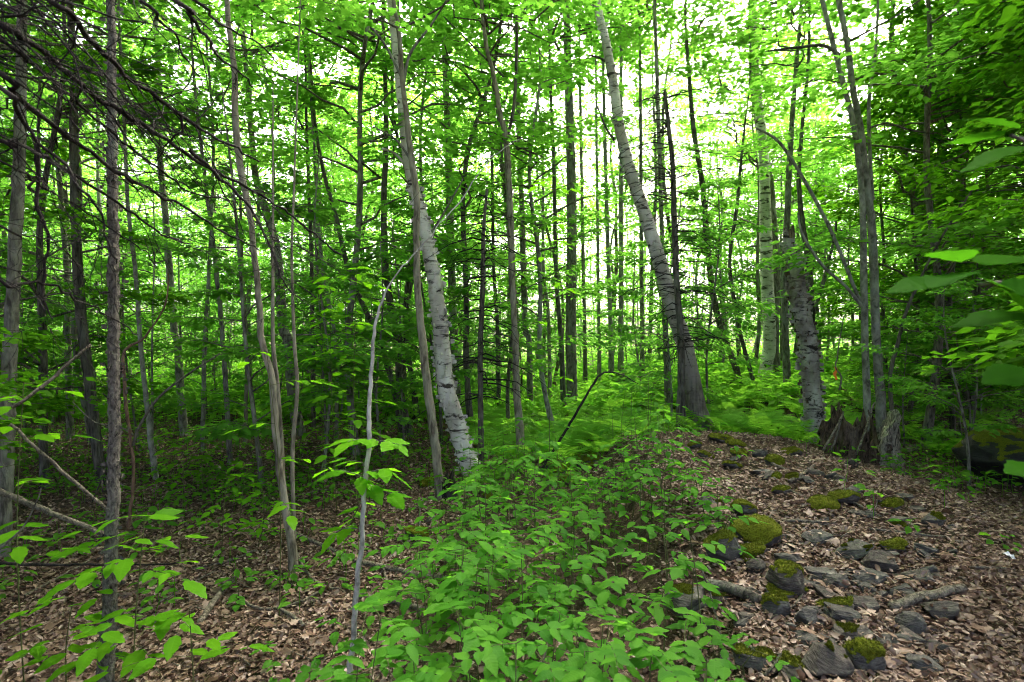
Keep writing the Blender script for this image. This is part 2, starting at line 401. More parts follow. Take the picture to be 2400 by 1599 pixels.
# ------------------------------------------------------------------ generic tree kit
def curve_fn(seed, amp):
    q = np.random.default_rng(seed); a = q.normal(0, amp, (3, 2)); p = q.random((3, 2))*6.28; f = np.array([.35, .8, 1.7])
    lean = q.normal(0, amp*.5, 2)
    def c(z):
        z = np.asarray(z, float)
        o = [sum(a[i, k]/f[i]**.7*.5*(np.sin(f[i]*z+p[i, k])-np.sin(p[i, k])) for i in range(3))+lean[k]*z*.25 for k in range(2)]
        return np.stack([o[0], o[1], z], -1)
    return c
def make_crown_data(seed, H, zc0, Rmax, nbr, spb, lps, ls, c, tp, spray=.55, flat=.06, tilt=.38, lowbias=1.0, bark=B_TWIG, lmat=L_MAPLE, brr=.012, twigs=False):
    q = np.random.default_rng(seed)
    zf = q.random(nbr)**lowbias; z = zc0+(H*.97-zc0)*zf
    az = np.arange(nbr)*2.399+q.normal(0, .5, nbr)
    prof = np.sin(PI*np.clip(.18+.80*zf, 0, 1))**.7
    ln = Rmax*prof*(.55+.6*q.random(nbr))
    s0 = c(z); pts = np.linspace(0, 1, 7); rise = q.normal(.45, .22, nbr)
    h = hdir(az); side = hdir(az+PI/2)
    wv = q.normal(0, .06, (nbr, 7)); wv[:, 0] = 0
    P = s0[:, None]+h[:, None]*(ln[:, None]*pts)[..., None]+side[:, None]*(ln[:, None]*wv)[..., None]
    P[:, :, 2] += ln[:, None]*rise[:, None]*(pts-.38*pts**2)
    rad = (brr*ln+.004)[:, None]*(1-.85*pts)
    mbb = MB(); tubes(mbb, P, rad, 4 if twigs else 3)
    # sprays
    ns = nbr*spb; bi = np.repeat(np.arange(nbr), spb); tt = .30+.72*q.random(ns)**.8
    k = np.clip(tt*6, 0, 5.999); k0 = k.astype(int); fr = (k-k0)[:, None]
    base = P[bi, k0]*(1-fr)+P[bi, np.minimum(k0+1, 6)]*fr
    sa = az[bi]+q.choice([-1, 1], ns)*q.random(ns)*1.15
    L = spray*(.6+.7*q.random(ns)); W = L*.42
    # twigs
    sh = hdir(sa); tp_ = np.linspace(0, 1, 4)
    tw = base[:, None]+sh[:, None]*(L[:, None]*tp_)[..., None]; tw[:, :, 2] += -L[:, None]*.10*tp_**2
    if twigs: tubes(mbb, tw, np.full((ns, 4), .0035)*(1-.7*tp_), 3)
    nl = ns*lps; si = np.repeat(np.arange(ns), lps); u = q.random(nl)**.8; v = q.normal(0, .55, nl)
    sd_ = hdir(sa[si]+PI/2)
    C = base[si]+sh[si]*(L[si]*u)[:, None]+sd_*(W[si]*v*(1.1-.6*u))[:, None]
    C[:, 2] += -L[si]*.10*u*u+q.normal(0, flat, nl)
    D = hdir(sa[si]+np.sign(v)*(.5+.5*q.random(nl))+q.normal(0, .3, nl), q.normal(-.22, .22, nl))
    N = upn(nl, tilt, q)
    mbl = MB(); tint = np.clip(.5+.28*q.normal(0, 1, ns)[si]+.15*q.normal(0, 1, nl), 0, 1)
    leaves(mbl, C, D, N, ls*(.65+.6*q.random(nl)), tp, tint)
    return mbb.mesh('branches', bark), mbl.mesh('crown', lmat)
def make_trunk(seed, H, r0, c, k=8, bark=B_MID, dz=.35):
    z = np.linspace(-.15, H, int(H/dz)+2); P = c(z); rad = r0*np.clip(1-z/H, 0, 1)**.75+.006
    rad[0] *= 1.5; rad[1] *= 1.15
    q = np.random.default_rng(seed); rk = rad[:, None]*(1+.06*q.normal(0, 1, (len(z), k)))
    m = MB(); tubes(m, P[None], rk[None], k); return m.mesh('trunk', bark, True)
class Kind: pass
def tree_kind(seed, H, r0, amp, bark=B_MID, k=8, **kw):
    K = Kind(); c = curve_fn(seed, amp); K.H = H
    K.trunk = make_trunk(seed, H, r0, c, k, bark)
    K.branches, K.crown = make_crown_data(seed+1, H, c=c, **kw)
    return K
def place(K, name, x, y, rz, s, label, cat, group, sz=None, bark=None, tilt=(0, 0)):
    o = empty(name, (x, y, g1(x, y)), label, cat, group)
    o.rotation_euler = (tilt[0], tilt[1], rz); o.scale = (s, s, s*(sz or 1))
    t = link('trunk', K.trunk, o)
    if bark is not None:
        t.material_slots[0].link = 'OBJECT'; t.material_slots[0].material = bark
    tag(link('branches', K.branches, o), kind='stuff'); tag(link('crown', K.crown, o), kind='stuff')
    return o
TALL = [tree_kind(100+i, 15.5+i*.6, .085+.012*(i % 3), .16, k=9, zc0=4.2-.5*(i % 3), Rmax=2.7, nbr=44, spb=6, lps=40, ls=.13, tp=TF, spray=.8, flat=.10, lmat=L_MAPLE) for i in range(5)]
YOUNG = [tree_kind(200+i, 7.5+i*.7, .040, .16, k=7, zc0=1.1, Rmax=1.6, nbr=36, spb=5, lps=22, ls=.115, tp=TF, spray=.6, flat=.05, lmat=(L_MAPLE, L_BEECH)[i % 2], bark=B_TWIG) for i in range(5)]
YOUNG_SHADED = [tree_kind(250+i, 7.5+i*.7, .045, .14, k=7, zc0=.9, Rmax=1.8, nbr=44, spb=5, lps=34, ls=.115, tp=TF, spray=.6, flat=.05, lmat=L_SHADED, bark=B_DARK) for i in range(3)]
SAP = [tree_kind(300+i, 3.0+i*.45, .018, .14, k=6, zc0=.55, Rmax=1.0, nbr=24, spb=4, lps=20, ls=.10, tp=TM, spray=.42, flat=.025, tilt=.28, lmat=L_BEECH, brr=.008, twigs=True) for i in range(5)]
NEARC = [make_crown_data(400+i, 7.5, zc0=.1, Rmax=2.5, nbr=26, spb=6, lps=15, ls=.12, tp=TP, spray=.7, flat=.05, c=curve_fn(400+i, .10), lmat=L_MAPLE, twigs=True) for i in range(4)]

# ------------------------------------------------------------------ traced trees of the foreground and middle ground
def trace(pts, d=None, depth_of=None):
    """pts bottom to top (px, py, width px) -> points and radii; base stands on the ground"""
    if d is None:
        b = hit(pts[0][0], pts[0][1]); d = b.y
    P = []; r = []
    for q in pts:
        P.append(pix(q[0], q[1], d)); r.append(q[2]/2/F*d)
    return P, r, d
def noisy_radius(rad, k, seed, amt=.07, fl=.0):
    q = np.random.default_rng(seed); n = len(rad)
    th = np.linspace(0, 2*PI, k, endpoint=False)[None]; s = np.arange(n)[:, None]
    w_ = 0
    for j in range(5):
        w_ = w_+q.normal(0, 1)*np.sin(th*(j+1)+q.random()*6+s*q.normal(0, .12))/(j+1)**.6
    return rad[:, None]*(1+amt*.5*w_+amt*.35*q.normal(0, 1, (n, k)))
HERO = []
def hero(name, pts, label, bark, cat='tree', d=None, top=11.0, crown=None, k=12, amt=.07, group=None, flare=1.5, lean=None, cs=1.0, crown_at=None, step=.07, forks=()):
    P, r, d = trace(pts, d)
    gb = g1(P[0].x, P[0].y)
    if P[0].z > gb-.02:
        dirv = (P[0]-P[1]); dirv = dirv/abs(dirv.z) if abs(dirv.z) > 1e-3 else Vector((0, 0, -1))
        P.insert(0, P[0]+dirv*(P[0].z-gb+.12)); r.insert(0, r[0])
    r[0] *= flare; 
    n_vis = len(P)
    if top and P[-1].z < top:
        dv = (P[-1]-P[-2]).normalized(); h = (top-P[-1].z)
        dx = dv.x/max(dv.z, .3)
        for f_ in (.3, .65, 1.0):
            P.append(P[n_vis-1]+Vector((dx*h*f_*.6, R.uniform(-.2, .2), h*f_))); r.append(max(r[n_vis-1]*(1-.8*f_), .008))
    base = Vector((P[0].x, P[0].y, gb))
    root = empty(name, base, label, cat, group)
    A, ra = resample([p-base for p in P], r, step)
    m = MB(); q = np.random.default_rng(len(HERO)+5)
    A = A+q.normal(0, .0025, A.shape)
    tubes(m, A[None], noisy_radius(ra, k, len(HERO)+3, amt)[None], k)
    link('trunk', m.mesh('trunk', bark, True), root)
    for fk in forks:
        branch(root, fk[0], bark if len(fk) < 2 or fk[1] is None else fk[1], d if len(fk) < 3 else fk[2], top=fk[3] if len(fk) > 3 else None)
    if crown is not None:
        ca = crown_at if crown_at is not None else max(P[n_vis-1].z-.6-base.z, 3.0)
        i = int(np.argmin(np.abs(A[:, 2]-ca)))
        for nm, me in (('branches', NEARC[crown][0]), ('crown', NEARC[crown][1])):
            o = link(nm, me, root, A[i]); o.scale = (cs, cs, cs*max(.6, (A[-1][2]-A[i][2])/7.5/cs if cs else 1)); tag(o, kind='stuff'); o.rotation_euler.z = len(HERO)*1.3
    HERO.append(root)
    return root, d
def branch(root, pts, bark, d, top=None, name='branch', d1=None, k=7):
    base = root.location; n = len(pts)
    P = [pix(p[0], p[1], d if d1 is None else d+(d1-d)*i/(n-1)) for i, p in enumerate(pts)]
    r = [p[2]/2/F*(d if d1 is None else d+(d1-d)*i/(n-1)) for i, p in enumerate(pts)]
    if top and P[-1].z < top:
        dv = P[-1]-P[-2]; dv = dv/max(dv.z, .05) if dv.z > 0 else Vector((0, 0, 1))
        P.append(P[-1]+dv*(top-P[-1].z)*.7); r.append(r[-1]*.3)
    A, ra = resample([p-base for p in P], r, .06)
    m = MB(); tubes(m, A[None], noisy_radius(ra, k, n, .06)[None], k); return link(name, m.mesh(name, bark, True), root)
def dead_twigs(root, A0, A1, n, ln, bark, seed, droop=.35, name='dead_twigs', az=None, rad=.006, sub=3):
    """bare side twigs with twiglets along a segment, relative to root"""
    q = np.random.default_rng(seed); t = q.random(n); A0 = np.array(A0); A1 = np.array(A1)
    b = A0+(A1-A0)*t[:, None]; a = q.random(n)*2*PI if az is None else az+q.normal(0, .6, n)
    L = ln*(.35+.8*q.random(n)); s = np.linspace(0, 1, 6)
    h = hdir(a); P = b[:, None]+h[:, None]*(L[:, None]*s)[..., None]
    P[:, :, 2] += L[:, None]*(q.normal(.12, .15, n)[:, None]*s-droop*s**2); P[:, 1:, :] += q.normal(0, .018, (n, 5, 3))
    m = MB(); tubes(m, P, (rad*(.5+.7*q.random(n)))[:, None]*(1-.8*s), 4)
    ns = n*sub; i = np.repeat(np.arange(n), sub); j = q.integers(1, 5, ns); a2 = a[i]+q.choice([-1, 1], ns)*(.5+.6*q.random(ns))
    L2 = L[i]*.35*(.5+q.random(ns)); s2 = np.linspace(0, 1, 4)
    P2 = P[i, j][:, None]+hdir(a2)[:, None]*(L2[:, None]*s2)[..., None]; P2[:, :, 2] -= L2[:, None]*.35*s2**2; P2[:, 1:] += q.normal(0, .008, (ns, 3, 3))
    tubes(m, P2, np.full((ns, 4), rad*.35)*(1-.6*s2), 3)
    return tag(link(name, m.mesh(name, bark), root), kind='stuff')
def bark_curls(root, trunk_pts, rad, n, seed, mat, size=.03, name='bark_curls'):
    q = np.random.default_rng(seed); A = np.array(trunk_pts); i = q.integers(1, len(A)-1, n); a = q.random(n)*2*PI
    o = hdir(a); C = A[i]+o*(np.array(rad)[i]*.97)[:, None]; C += q.normal(0, .01, C.shape)
    tang = np.stack([-np.sin(a), np.cos(a), q.normal(0, .25, n)], -1)
    m = MB(); v = np.array([(0, -.5, 0), (0, .5, 0), (.6, .5, .12), (.6, -.5, .12), (1.0, .4, .5), (1.0, -.4, .5), (.95, .35, .8), (.95, -.35, .8)]); f = np.array([(0, 3, 2, 1), (3, 5, 4, 2), (5, 7, 6, 4)])
    leaves(m, C, tang*q.choice([-1, 1], n)[:, None], o, size*(.4+q.random(n)), (v, f))
    return tag(link(name, m.mesh(name, mat), root), kind='stuff')
def trunk_line(root, pts, d):
    P = [pix(p[0], p[1], d)-root.location for p in pts]; r = [p[2]/2/F*d for p in pts]
    return resample(P, r, .05)

# 1 grey scaly trunk, left foreground
T1 = [(240, 1760, 37.4), (256, 1430, 30.6), (264, 1210, 26.3), (268, 1000, 24.6), (268, 800, 23.8), (266, 600, 22.9), (264, 400, 21.2), (262, 180, 18.7), (262, -20, 17.0)]
r1, d1 = hero('spruce_tree', T1, 'straight grey scaly-barked trunk rising through the left foreground behind a leafy seedling', B_SPRUCE, d=2.5, top=7.5, k=16, amt=.05, flare=1.3, step=.03)
A_, ra_ = trunk_line(r1, T1, d1)
bark_curls(r1, A_, ra_, 420, 1, B_SPRUCE, .014, 'bark_scales')
dead_twigs(r1, A_[5], A_[-2], 34, .10, B_DEAD, 3, .2, 'twig_stubs', rad=.004, sub=1)
# 2 dark trunk at the left edge
hero('maple_tree', [(4, 1310, 34), (14, 1100, 31), (25, 800, 29), (34, 620, 27), (44, 400, 25), (50, 200, 22), (51, -20, 20)], 'dark trunk hugging the left edge of the picture', B_MID, top=12, crown=0, crown_at=4.5)
hero('maple_tree', [(240, 1135, 24), (222, 1000, 23), (205, 860, 22), (197, 800, 21), (186, 700, 21), (178, 520, 20), (173, 326, 18), (172, 150, 15)], 'dark curving trunk just left of the grey scaly foreground trunk', B_DARK, top=12, crown=1, crown_at=4.6)
hero('maple_tree', [(690, 1345, 25), (680, 1260, 19), (668, 1183, 18), (650, 1045, 17), (638, 902, 16), (612, 790, 15), (607, 714, 14), (587, 510, 13), (566, 408, 16), (553, 306, 15), (548, 153, 13), (531, -20, 11)],
     'slim tan-barked maple sapling with a bent stem left of the sunny litter patch', B_TAN, top=9, crown=2, crown_at=4.2, cs=.8,
     forks=[([(690, 1262, 12), (688, 1200, 10), (686, 1055, 10), (697, 912, 9), (690, 800, 8), (684, 600, 6), (690, 420, 5)], None, 4.0, 5), ([(664, 1160, 12), (660, 1055, 12), (650, 902, 11), (640, 800, 9), (640, 640, 7)], None, 4.05, 4)])
hero('maple_tree', [(704, 1022, 30), (686, 927, 24), (676, 800, 23), (663, 765, 22), (648, 587, 20), (612, 459, 17), (597, 398, 15), (585, 250, 12)], 'grey-brown trunk standing behind the bent twin-stemmed sapling', B_MID, top=13, crown=3, crown_at=5.0)
hero('maple_tree', [(432, 1022, 20), (423, 927, 17), (416, 800, 16), (408, 765, 16), (388, 510, 14), (375, 357, 13), (370, 127, 12)], 'slender pale grey trunk between the foreground trunk and the bent sapling', B_GREY, top=13, crown=0, crown_at=5)
hero('maple_tree', [(366, 1125, 14), (352, 1014, 12), (331, 825, 10), (318, 640, 9), (300, 480, 8)], 'thin grey pole-like tree right of the grey scaly foreground trunk', B_GREY, top=9, crown=1, crown_at=4, cs=.7)
rs, ds = hero('hornbeam_sapling', [(301, 1245, 8), (314, 1106, 7), (306, 1029, 7), (293, 927, 8), (292, 822, 7), (331, 800, 5), (385, 720, 4), (395, 640, 3)], 'thin reddish sapling with an angular bend beside the grey foreground trunk', B_RED, cat='sapling', top=None, k=7,
     forks=[([(312, 1045, 7), (320, 1015, 7), (367, 938, 6), (444, 876, 5), (515, 830, 3)], B_TWIG), ([(312, 1020, 4), (280, 1000, 3), (222, 990, 3), (170, 942, 2)], B_TWIG)])
# peeling birch, left of centre
BL = [(1108, 1112, 52), (1091, 1065, 44), (1065, 979, 42), (1045, 902, 40), (1035, 800, 38), (1032, 765, 36), (1019, 663, 34), (1004, 587, 31), (991, 510, 28), (968, 434, 25), (953, 357, 23), (944, 280, 21), (930, 140, 18), (912, -20, 15)]
rb, db = hero('birch_tree', BL, 'peeling white birch leaning left just left of centre', B_BIRCH, top=13, crown=2, k=18, crown_at=6, amt=.09, step=.04)
A_, ra_ = trunk_line(rb, BL[:10], db); bark_curls(rb, A_, ra_, 230, 5, B_BIRCH, .045)
branch(rb, [(980, 480, 8), (955, 400, 8), (925, 360, 6), (895, 350, 5)], B_BIRCH2, db); branch(rb, [(1000, 560, 6), (1040, 500, 5), (1085, 420, 3)], B_MID, db)
# sapling in front of it
hero('maple_tree', [(1033, 1172, 26), (1027, 1106, 20), (1019, 1030, 21), (1004, 927, 20), (991, 800, 19), (986, 765, 18), (978, 663, 16), (976, 561, 15), (976, 459, 15), (963, 357, 14), (945, 204, 12), (935, 77, 11), (920, -20, 9)],
     'slim tan sapling trunk directly left of the peeling white birch', B_TAN, top=9.5, crown=3, crown_at=4.6, cs=.8, forks=[([(945, 210, 8), (960, 130, 7), (1010, 60, 5), (1060, -20, 4)], B_MID), ([(940, 180, 7), (905, 110, 6), (860, 50, 5), (820, -10, 4)], B_MID), ([(965, 380, 6), (930, 330, 5), (880, 300, 3)], B_MID)])
# dead spruce pole
DS = [(1129, 1100, 15), (1126, 953, 13), (1126, 800, 13), (1132, 638, 11), (1134, 536, 9), (1142, 444, 6)]
rd, dd = hero('dead_spruce', DS, 'short dead conifer pole with bare twigs right of the peeling white birch', B_DARK, cat='dead tree', top=None, k=9)
A_, _ = trunk_line(rd, DS, dd); dead_twigs(rd, A_[len(A_)//4], A_[-2], 80, .8, B_DEAD, 21, .45, rad=.011)
# Y-forked tree
hero('maple_tree', [(1221, 1085, 20), (1218, 1004, 18), (1211, 927, 17), (1208, 800, 16), (1200, 663, 15), (1198, 561, 15), (1193, 434, 14), (1185, 316, 14), (1175, 281, 12), (1157, 179, 11), (1139, 102, 10), (1127, -20, 9)],
     'slender grey tree forking into a Y high up at the middle of the picture', B_TAN, top=9.5, crown=0, crown_at=5.2, cs=.8, forks=[([(1190, 318, 8), (1197, 290, 8), (1206, 230, 8), (1211, 102, 7), (1212, -20, 6)], B_DARK, 7.6, 7), ([(1180, 180, 6), (1150, 150, 5), (1090, 90, 4), (1040, 40, 3)], B_DARK, 7.6)])
hero('maple_tree', [(1072, 950, 22), (1066, 850, 19), (1063, 765, 18), (1058, 612, 18), (1052, 408, 17), (1045, 204, 15), (1040, 60, 13)], 'straight mottled trunk showing just right of the peeling white birch', B_MID, top=14, crown=1, crown_at=7, d=12.0)
hero('maple_tree', [(1342, 962, 30), (1340, 900, 25), (1338, 796, 25), (1340, 510, 23), (1336, 306, 21), (1331, 150, 19), (1326, -20, 16)], 'stout straight grey trunk standing alone behind the low ferns at centre', B_MID, top=15, crown=2, crown_at=9)
hero('maple_tree', [(1321, 970, 15), (1315, 800, 12), (1304, 640, 10), (1298, 400, 9), (1290, 200, 7)], 'thin dark trunk close against the left of the stout straight grey trunk', B_DARK, top=12, crown=3, crown_at=6)
hero('maple_tree', [(1242, 972, 16), (1240, 800, 14), (1231, 765, 14), (1224, 520, 13), (1216, 306, 11), (1210, 100, 9)], 'straight grey trunk just right of the Y-forked slender tree', B_MID, top=14, crown=0, crown_at=8)
# leaning pale birch
LB = [(1644, 1038, 60), (1632, 960, 46), (1618, 880, 41), (1602, 800, 38), (1576, 720, 36), (1545, 612, 33), (1514, 510, 30), (1479, 408, 27), (1453, 306, 24), (1438, 204, 22), (1420, 102, 20), (1395, -20, 17)]
rl, dl = hero('birch_tree', LB, 'tall pale birch leaning left behind the crest of the stony mound', B_BIRCH2, top=14, crown=1, k=18, crown_at=8.2, amt=.08, step=.05, d=8.3)
A_, ra_ = trunk_line(rl, LB, dl); bark_curls(rl, A_, ra_, 130, 9, B_BIRCH2, .035)
branch(rl, [(1440, 330, 6), (1420, 300, 5), (1400, 250, 4)], B_DARK, dl); branch(rl, [(1420, 145, 6), (1400, 135, 5), (1380, 130, 4)], B_DARK, dl)
DC = [(1596, 1030, 20), (1596, 900, 17), (1596, 796, 16), (1586, 663, 15), (1580, 510, 14), (1576, 383, 12), (1566, 290, 10), (1558, 215, 8)]
rc, dc = hero('dead_spruce', DC, 'tall dead conifer pole with bare drooping twigs crossing in front of the leaning birch', B_DARK, cat='dead tree', top=None, k=10, d=8.0)
A_, _ = trunk_line(rc, DC, dc); dead_twigs(rc, A_[len(A_)//4], A_[-2], 130, 1.0, B_DEAD, 31, .5, rad=.009)
hero('maple_tree', [(1565, 970, 14), (1560, 800, 12), (1553, 600, 11), (1545, 350, 10), (1535, 25, 8)], 'thin grey trunk seen just left of the dead conifer pole by the leaning birch', B_MID, top=13, crown=2, crown_at=8)
for px, y0, w_, xt, lab in [(1505, 935, 10, 1500, 'thin grey trunk rising from the ferns left of the leaning birch'), (1432, 940, 11, 1412, 'thin pale trunk rising from the ferns right of the stout straight trunk'),
                            (1455, 938, 12, 1456, 'thin dark trunk rising from the middle of the fern bed at centre'), (1371, 930, 9, 1358, 'thin grey pole tree immediately right of the stout straight trunk'), (1404, 925, 8, 1396, 'very thin pale pole among the far stems at centre')]:
    hero('maple_tree', [(px, y0, w_*1.15), (px, 800, w_), (px*.6+xt*.4, 560, w_*.92), (px*.25+xt*.75, 300, w_*.8), (xt, 100, w_*.6)], lab, R.choice([B_MID, B_GREY, B_GREY]), top=13, crown=R.randrange(4), crown_at=9, d=R.uniform(14, 17), k=8)
hero('maple_tree', [(1735, 912, 18), (1720, 850, 15), (1697, 796, 14), (1671, 689, 14), (1656, 561, 13), (1646, 434, 12), (1626, 306, 11), (1615, 179, 9)], 'dark trunk slanting left in the fern bed right of the leaning birch', B_DARK, top=12, crown=3, crown_at=7, d=13.5)
hero('maple_tree', [(1766, 895, 10), (1738, 796, 9), (1722, 714, 9), (1710, 612, 8), (1727, 485, 8), (1735, 398, 7), (1745, 300, 5)], 'thin dark wavy stem left of the two far pale birches', B_DARK, top=9, crown=0, crown_at=5, d=13, cs=.8)
rb2, _ = hero('birch_tree', [(1790, 900, 34), (1797, 850, 29), (1804, 796, 28), (1797, 638, 28), (1794, 510, 26), (1789, 357, 22), (1773, 194, 17), (1768, 60, 13)], 'straight white birch standing in the ferns beyond the mound, left of its grey twin', B_BIRCH, top=14, crown=1, crown_at=8, d=14.5, k=14)
hero('birch_tree', [(1814, 895, 28), (1813, 800, 24), (1816, 638, 22), (1809, 510, 20), (1800, 400, 17), (1770, 260, 12), (1760, 150, 9)], 'grey-brown trunk close against the right of the straight white birch in the ferns', B_MID, top=12, crown=2, crown_at=7, d=14.8, k=12)
# broken snag
SN = [(1913, 1045, 50), (1909, 1004, 42), (1901, 902, 40), (1893, 800, 39), (1883, 760, 39), (1870, 689, 37), (1862, 612, 33), (1848, 570, 26)]
P, r, dsn = trace(SN, None); gb = g1(P[0].x, P[0].y); base = Vector((P[0].x, P[0].y, gb))
rsn = empty('birch_snag', base, 'broken-off shaggy birch snag standing beside the rotten stump', 'dead tree')
A, ra = resample([p-base for p in [P[0]-Vector((0, 0, .12))]+P], [r[0]*1.2]+r, .035)
m = MB(); rk = noisy_radius(ra, 20, 77, .13); ring = tubes(m, A[None], rk[None], 20)
nv = len(A)*20; th = np.linspace(0, 2*PI, 20, endpoint=False)
jag = .10+.10*np.sin(th*2+1)+.07*rng.random(20)
m.v[-1].reshape(len(A), 20, 3)[-1, :, 2] += jag*1.0
inner = m.v[-1].reshape(len(A), 20, 3)[-1]*np.array([1, 1, 1]); cen = inner.mean(0)
inn = (inner-cen)*np.array([.7, .7, 1])+cen; bot = (inner-cen)*np.array([.6, .6, 0])+cen-np.array([0, 0, .15])
o0 = (len(A)-1)*20; i20 = np.arange(20)
link('trunk', m.mesh('trunk', B_SNAG, True), rsn)
m2 = MB(); m2.add(np.concatenate([inner, inn, bot]), [np.stack([i20, np.roll(i20, -1), 20+np.roll(i20, -1), 20+i20], -1), np.stack([20+i20, 20+np.roll(i20, -1), 40+np.roll(i20, -1), 40+i20], -1), (40+i20)[None]])
link('broken_top', m2.mesh('broken_top', B_ROT), rsn)
bark_curls(rsn, A, ra, 300, 12, B_SNAG, .055)
bark_curls(rsn, A, ra, 120, 13, B_ROT, .045, 'dark_bark_flakes')
# smooth grey twin trunk behind the stump
TW = [(2066, 1035, 24.6), (2062, 917, 19.7), (2054, 800, 18.0), (2049, 663, 18.0), (2044, 536, 17.2), (2031, 434, 16.4), (2016, 306, 14.8), (1998, 204, 13.1), (1985, 102, 12.3), (1962, -20, 11.5)]
hero('maple_tree', TW, 'smooth grey twin-stemmed tree rising behind the rotten stump', B_GREY, d=7.4, top=10, crown=3, crown_at=5.3, k=14, amt=.04,
     forks=[([(2034, 1035, 19), (2031, 912, 16), (2027, 796, 15), (2024, 612, 15), (2020, 459, 13), (2003, 306, 13), (1978, 204, 12), (1952, 102, 11), (1922, -20, 10)], None, 7.3, 9),
            ([(2046, 470, 9), (2044, 459, 9), (2036, 255, 8), (2052, 117, 7), (2058, 0, 5)], None, 7.5, 7),
            ([(2022, 715, 9), (2008, 689, 8), (1967, 587, 8), (1932, 510, 8), (1876, 408, 8), (1824, 332, 7), (1770, 300, 4)], None, 7.3), ([(2020, 718, 9), (1980, 670, 7), (1927, 622, 7), (1881, 551, 6), (1870, 500, 4)], None, 7.25),
            ([(1968, 132, 9), (1930, 108, 8), (1870, 112, 6), (1800, 120, 4)], B_DARK, 7.3), ([(2040, 300, 5), (2080, 290, 5), (2130, 305, 4), (2190, 315, 3)], B_DARK, 7.3)])
hero('curved_sapling', [(2092, 1000, 10), (2087, 877, 9), (2105, 800, 8), (2130, 714, 7), (2205, 560, 5), (2290, 430, 4)], 'thin dark stem curving up to the right of the rotten stump', B_DARK, cat='sapling', d=6.6, top=None, k=7)
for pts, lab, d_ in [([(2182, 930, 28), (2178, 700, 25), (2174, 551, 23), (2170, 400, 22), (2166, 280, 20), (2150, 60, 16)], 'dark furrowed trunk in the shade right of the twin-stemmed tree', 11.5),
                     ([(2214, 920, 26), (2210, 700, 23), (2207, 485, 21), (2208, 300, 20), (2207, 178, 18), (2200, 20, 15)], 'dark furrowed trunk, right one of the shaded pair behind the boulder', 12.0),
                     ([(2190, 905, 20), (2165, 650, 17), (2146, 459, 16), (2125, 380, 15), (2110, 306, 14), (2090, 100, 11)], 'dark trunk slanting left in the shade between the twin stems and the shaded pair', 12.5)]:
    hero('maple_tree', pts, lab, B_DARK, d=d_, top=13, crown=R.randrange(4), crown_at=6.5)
hero('maple_tree', [(1845, 905, 18), (1840, 760, 15), (1838, 640, 15), (1845, 510, 14), (1850, 383, 13), (1862, 200, 10)], 'dark trunk peeping out between the white birch and the broken snag', B_MID, d=12.5, top=13, crown=0, crown_at=7)
hero('maple_tree', [(1915, 910, 17), (1905, 780, 14), (1898, 640, 13), (1880, 520, 12), (1872, 420, 10), (1880, 300, 8)], 'forked dark trunk rising behind the broken snag', B_DARK, d=11.5, top=11, crown=1, crown_at=6, forks=[([(1906, 740, 10), (1930, 660, 9), (1955, 560, 6), (1960, 520, 5)], None, 11.5)])
# pale slim sapling in the foreground, arching to the right at its tip
SP = [(814, 1740, 15), (822, 1560, 14), (836, 1387, 13), (846, 1285, 12), (853, 1157, 11), (864, 1055, 11), (866, 953, 10), (874, 800, 8), (882, 750, 7), (927, 648, 3.4), (1055, 500, 2.6), (1152, 372, 2.2), (1218, 326, 1.6)]
rsp, dsp = hero('moosewood_sapling', SP, 'slim pale sapling in front whose thin top arches right across the peeling birch', B_WHITE, cat='sapling', d=2.5, top=None, k=10, amt=.05, step=.03)
# left hand background pairs of leaning stems
hero('maple_tree', [(960, 1040, 20), (940, 930, 17), (930, 800, 16), (905, 640, 16), (900, 480, 14), (905, 300, 12), (900, 100, 9)], 'dark mottled trunk left of the slim sapling by the peeling birch', B_DARK, top=13, crown=2, crown_at=6, d=9.5)
hero('maple_tree', [(940, 1010, 14), (920, 900, 13), (880, 780, 12), (820, 640, 12), (790, 520, 11), (760, 410, 9), (740, 300, 7)], 'dark stem slanting up left from near the peeling birch', B_DARK, top=9, crown=None, d=9.8)
for i, (x0, y0, x1, w_, lab) in enumerate([(475, 1060, 500, 9, 'thin stem slightly right of the slender pale grey trunk'), (540, 1090, 470, 11, 'thin stem leaning left, second from the bent sapling'), (575, 1040, 560, 8, 'very thin upright stem just left of the bent sapling'),
                                           (735, 1010, 720, 10, 'thin upright stem right of the bent sapling'), (790, 1030, 735, 9, 'thin stem leaning left behind the pale arching sapling'), (165, 1030, 130, 14, 'dim trunk near the left edge behind the dead limbs'),
                                           (105, 1090, 90, 10, 'dim thin stem near the left edge below the dead limbs'), (1170, 980, 1150, 9, 'thin stem between the dead pole and the Y-forked tree'), (1290, 950, 1270, 8, 'thin upright stem left of the stout straight trunk'), (640, 980, 640, 9, 'thin upright stem close behind the bent sapling')]):
    hero('maple_tree', [(x0, y0, w_*1.2), (x0*.85+x1*.15+R.uniform(-6, 6), y0*.7+240*.3, w_), (x0*.5+x1*.5+R.uniform(-9, 9), 620, w_*.9), (x1, 330, w_*.7), (x1+R.uniform(-30, 10), 120, w_*.5)], lab, [B_GREY, B_MID, B_TAN, B_DARK][i % 4], top=8, crown=i % 4 if i % 3 == 0 else None, crown_at=4.3, cs=.65, k=8)

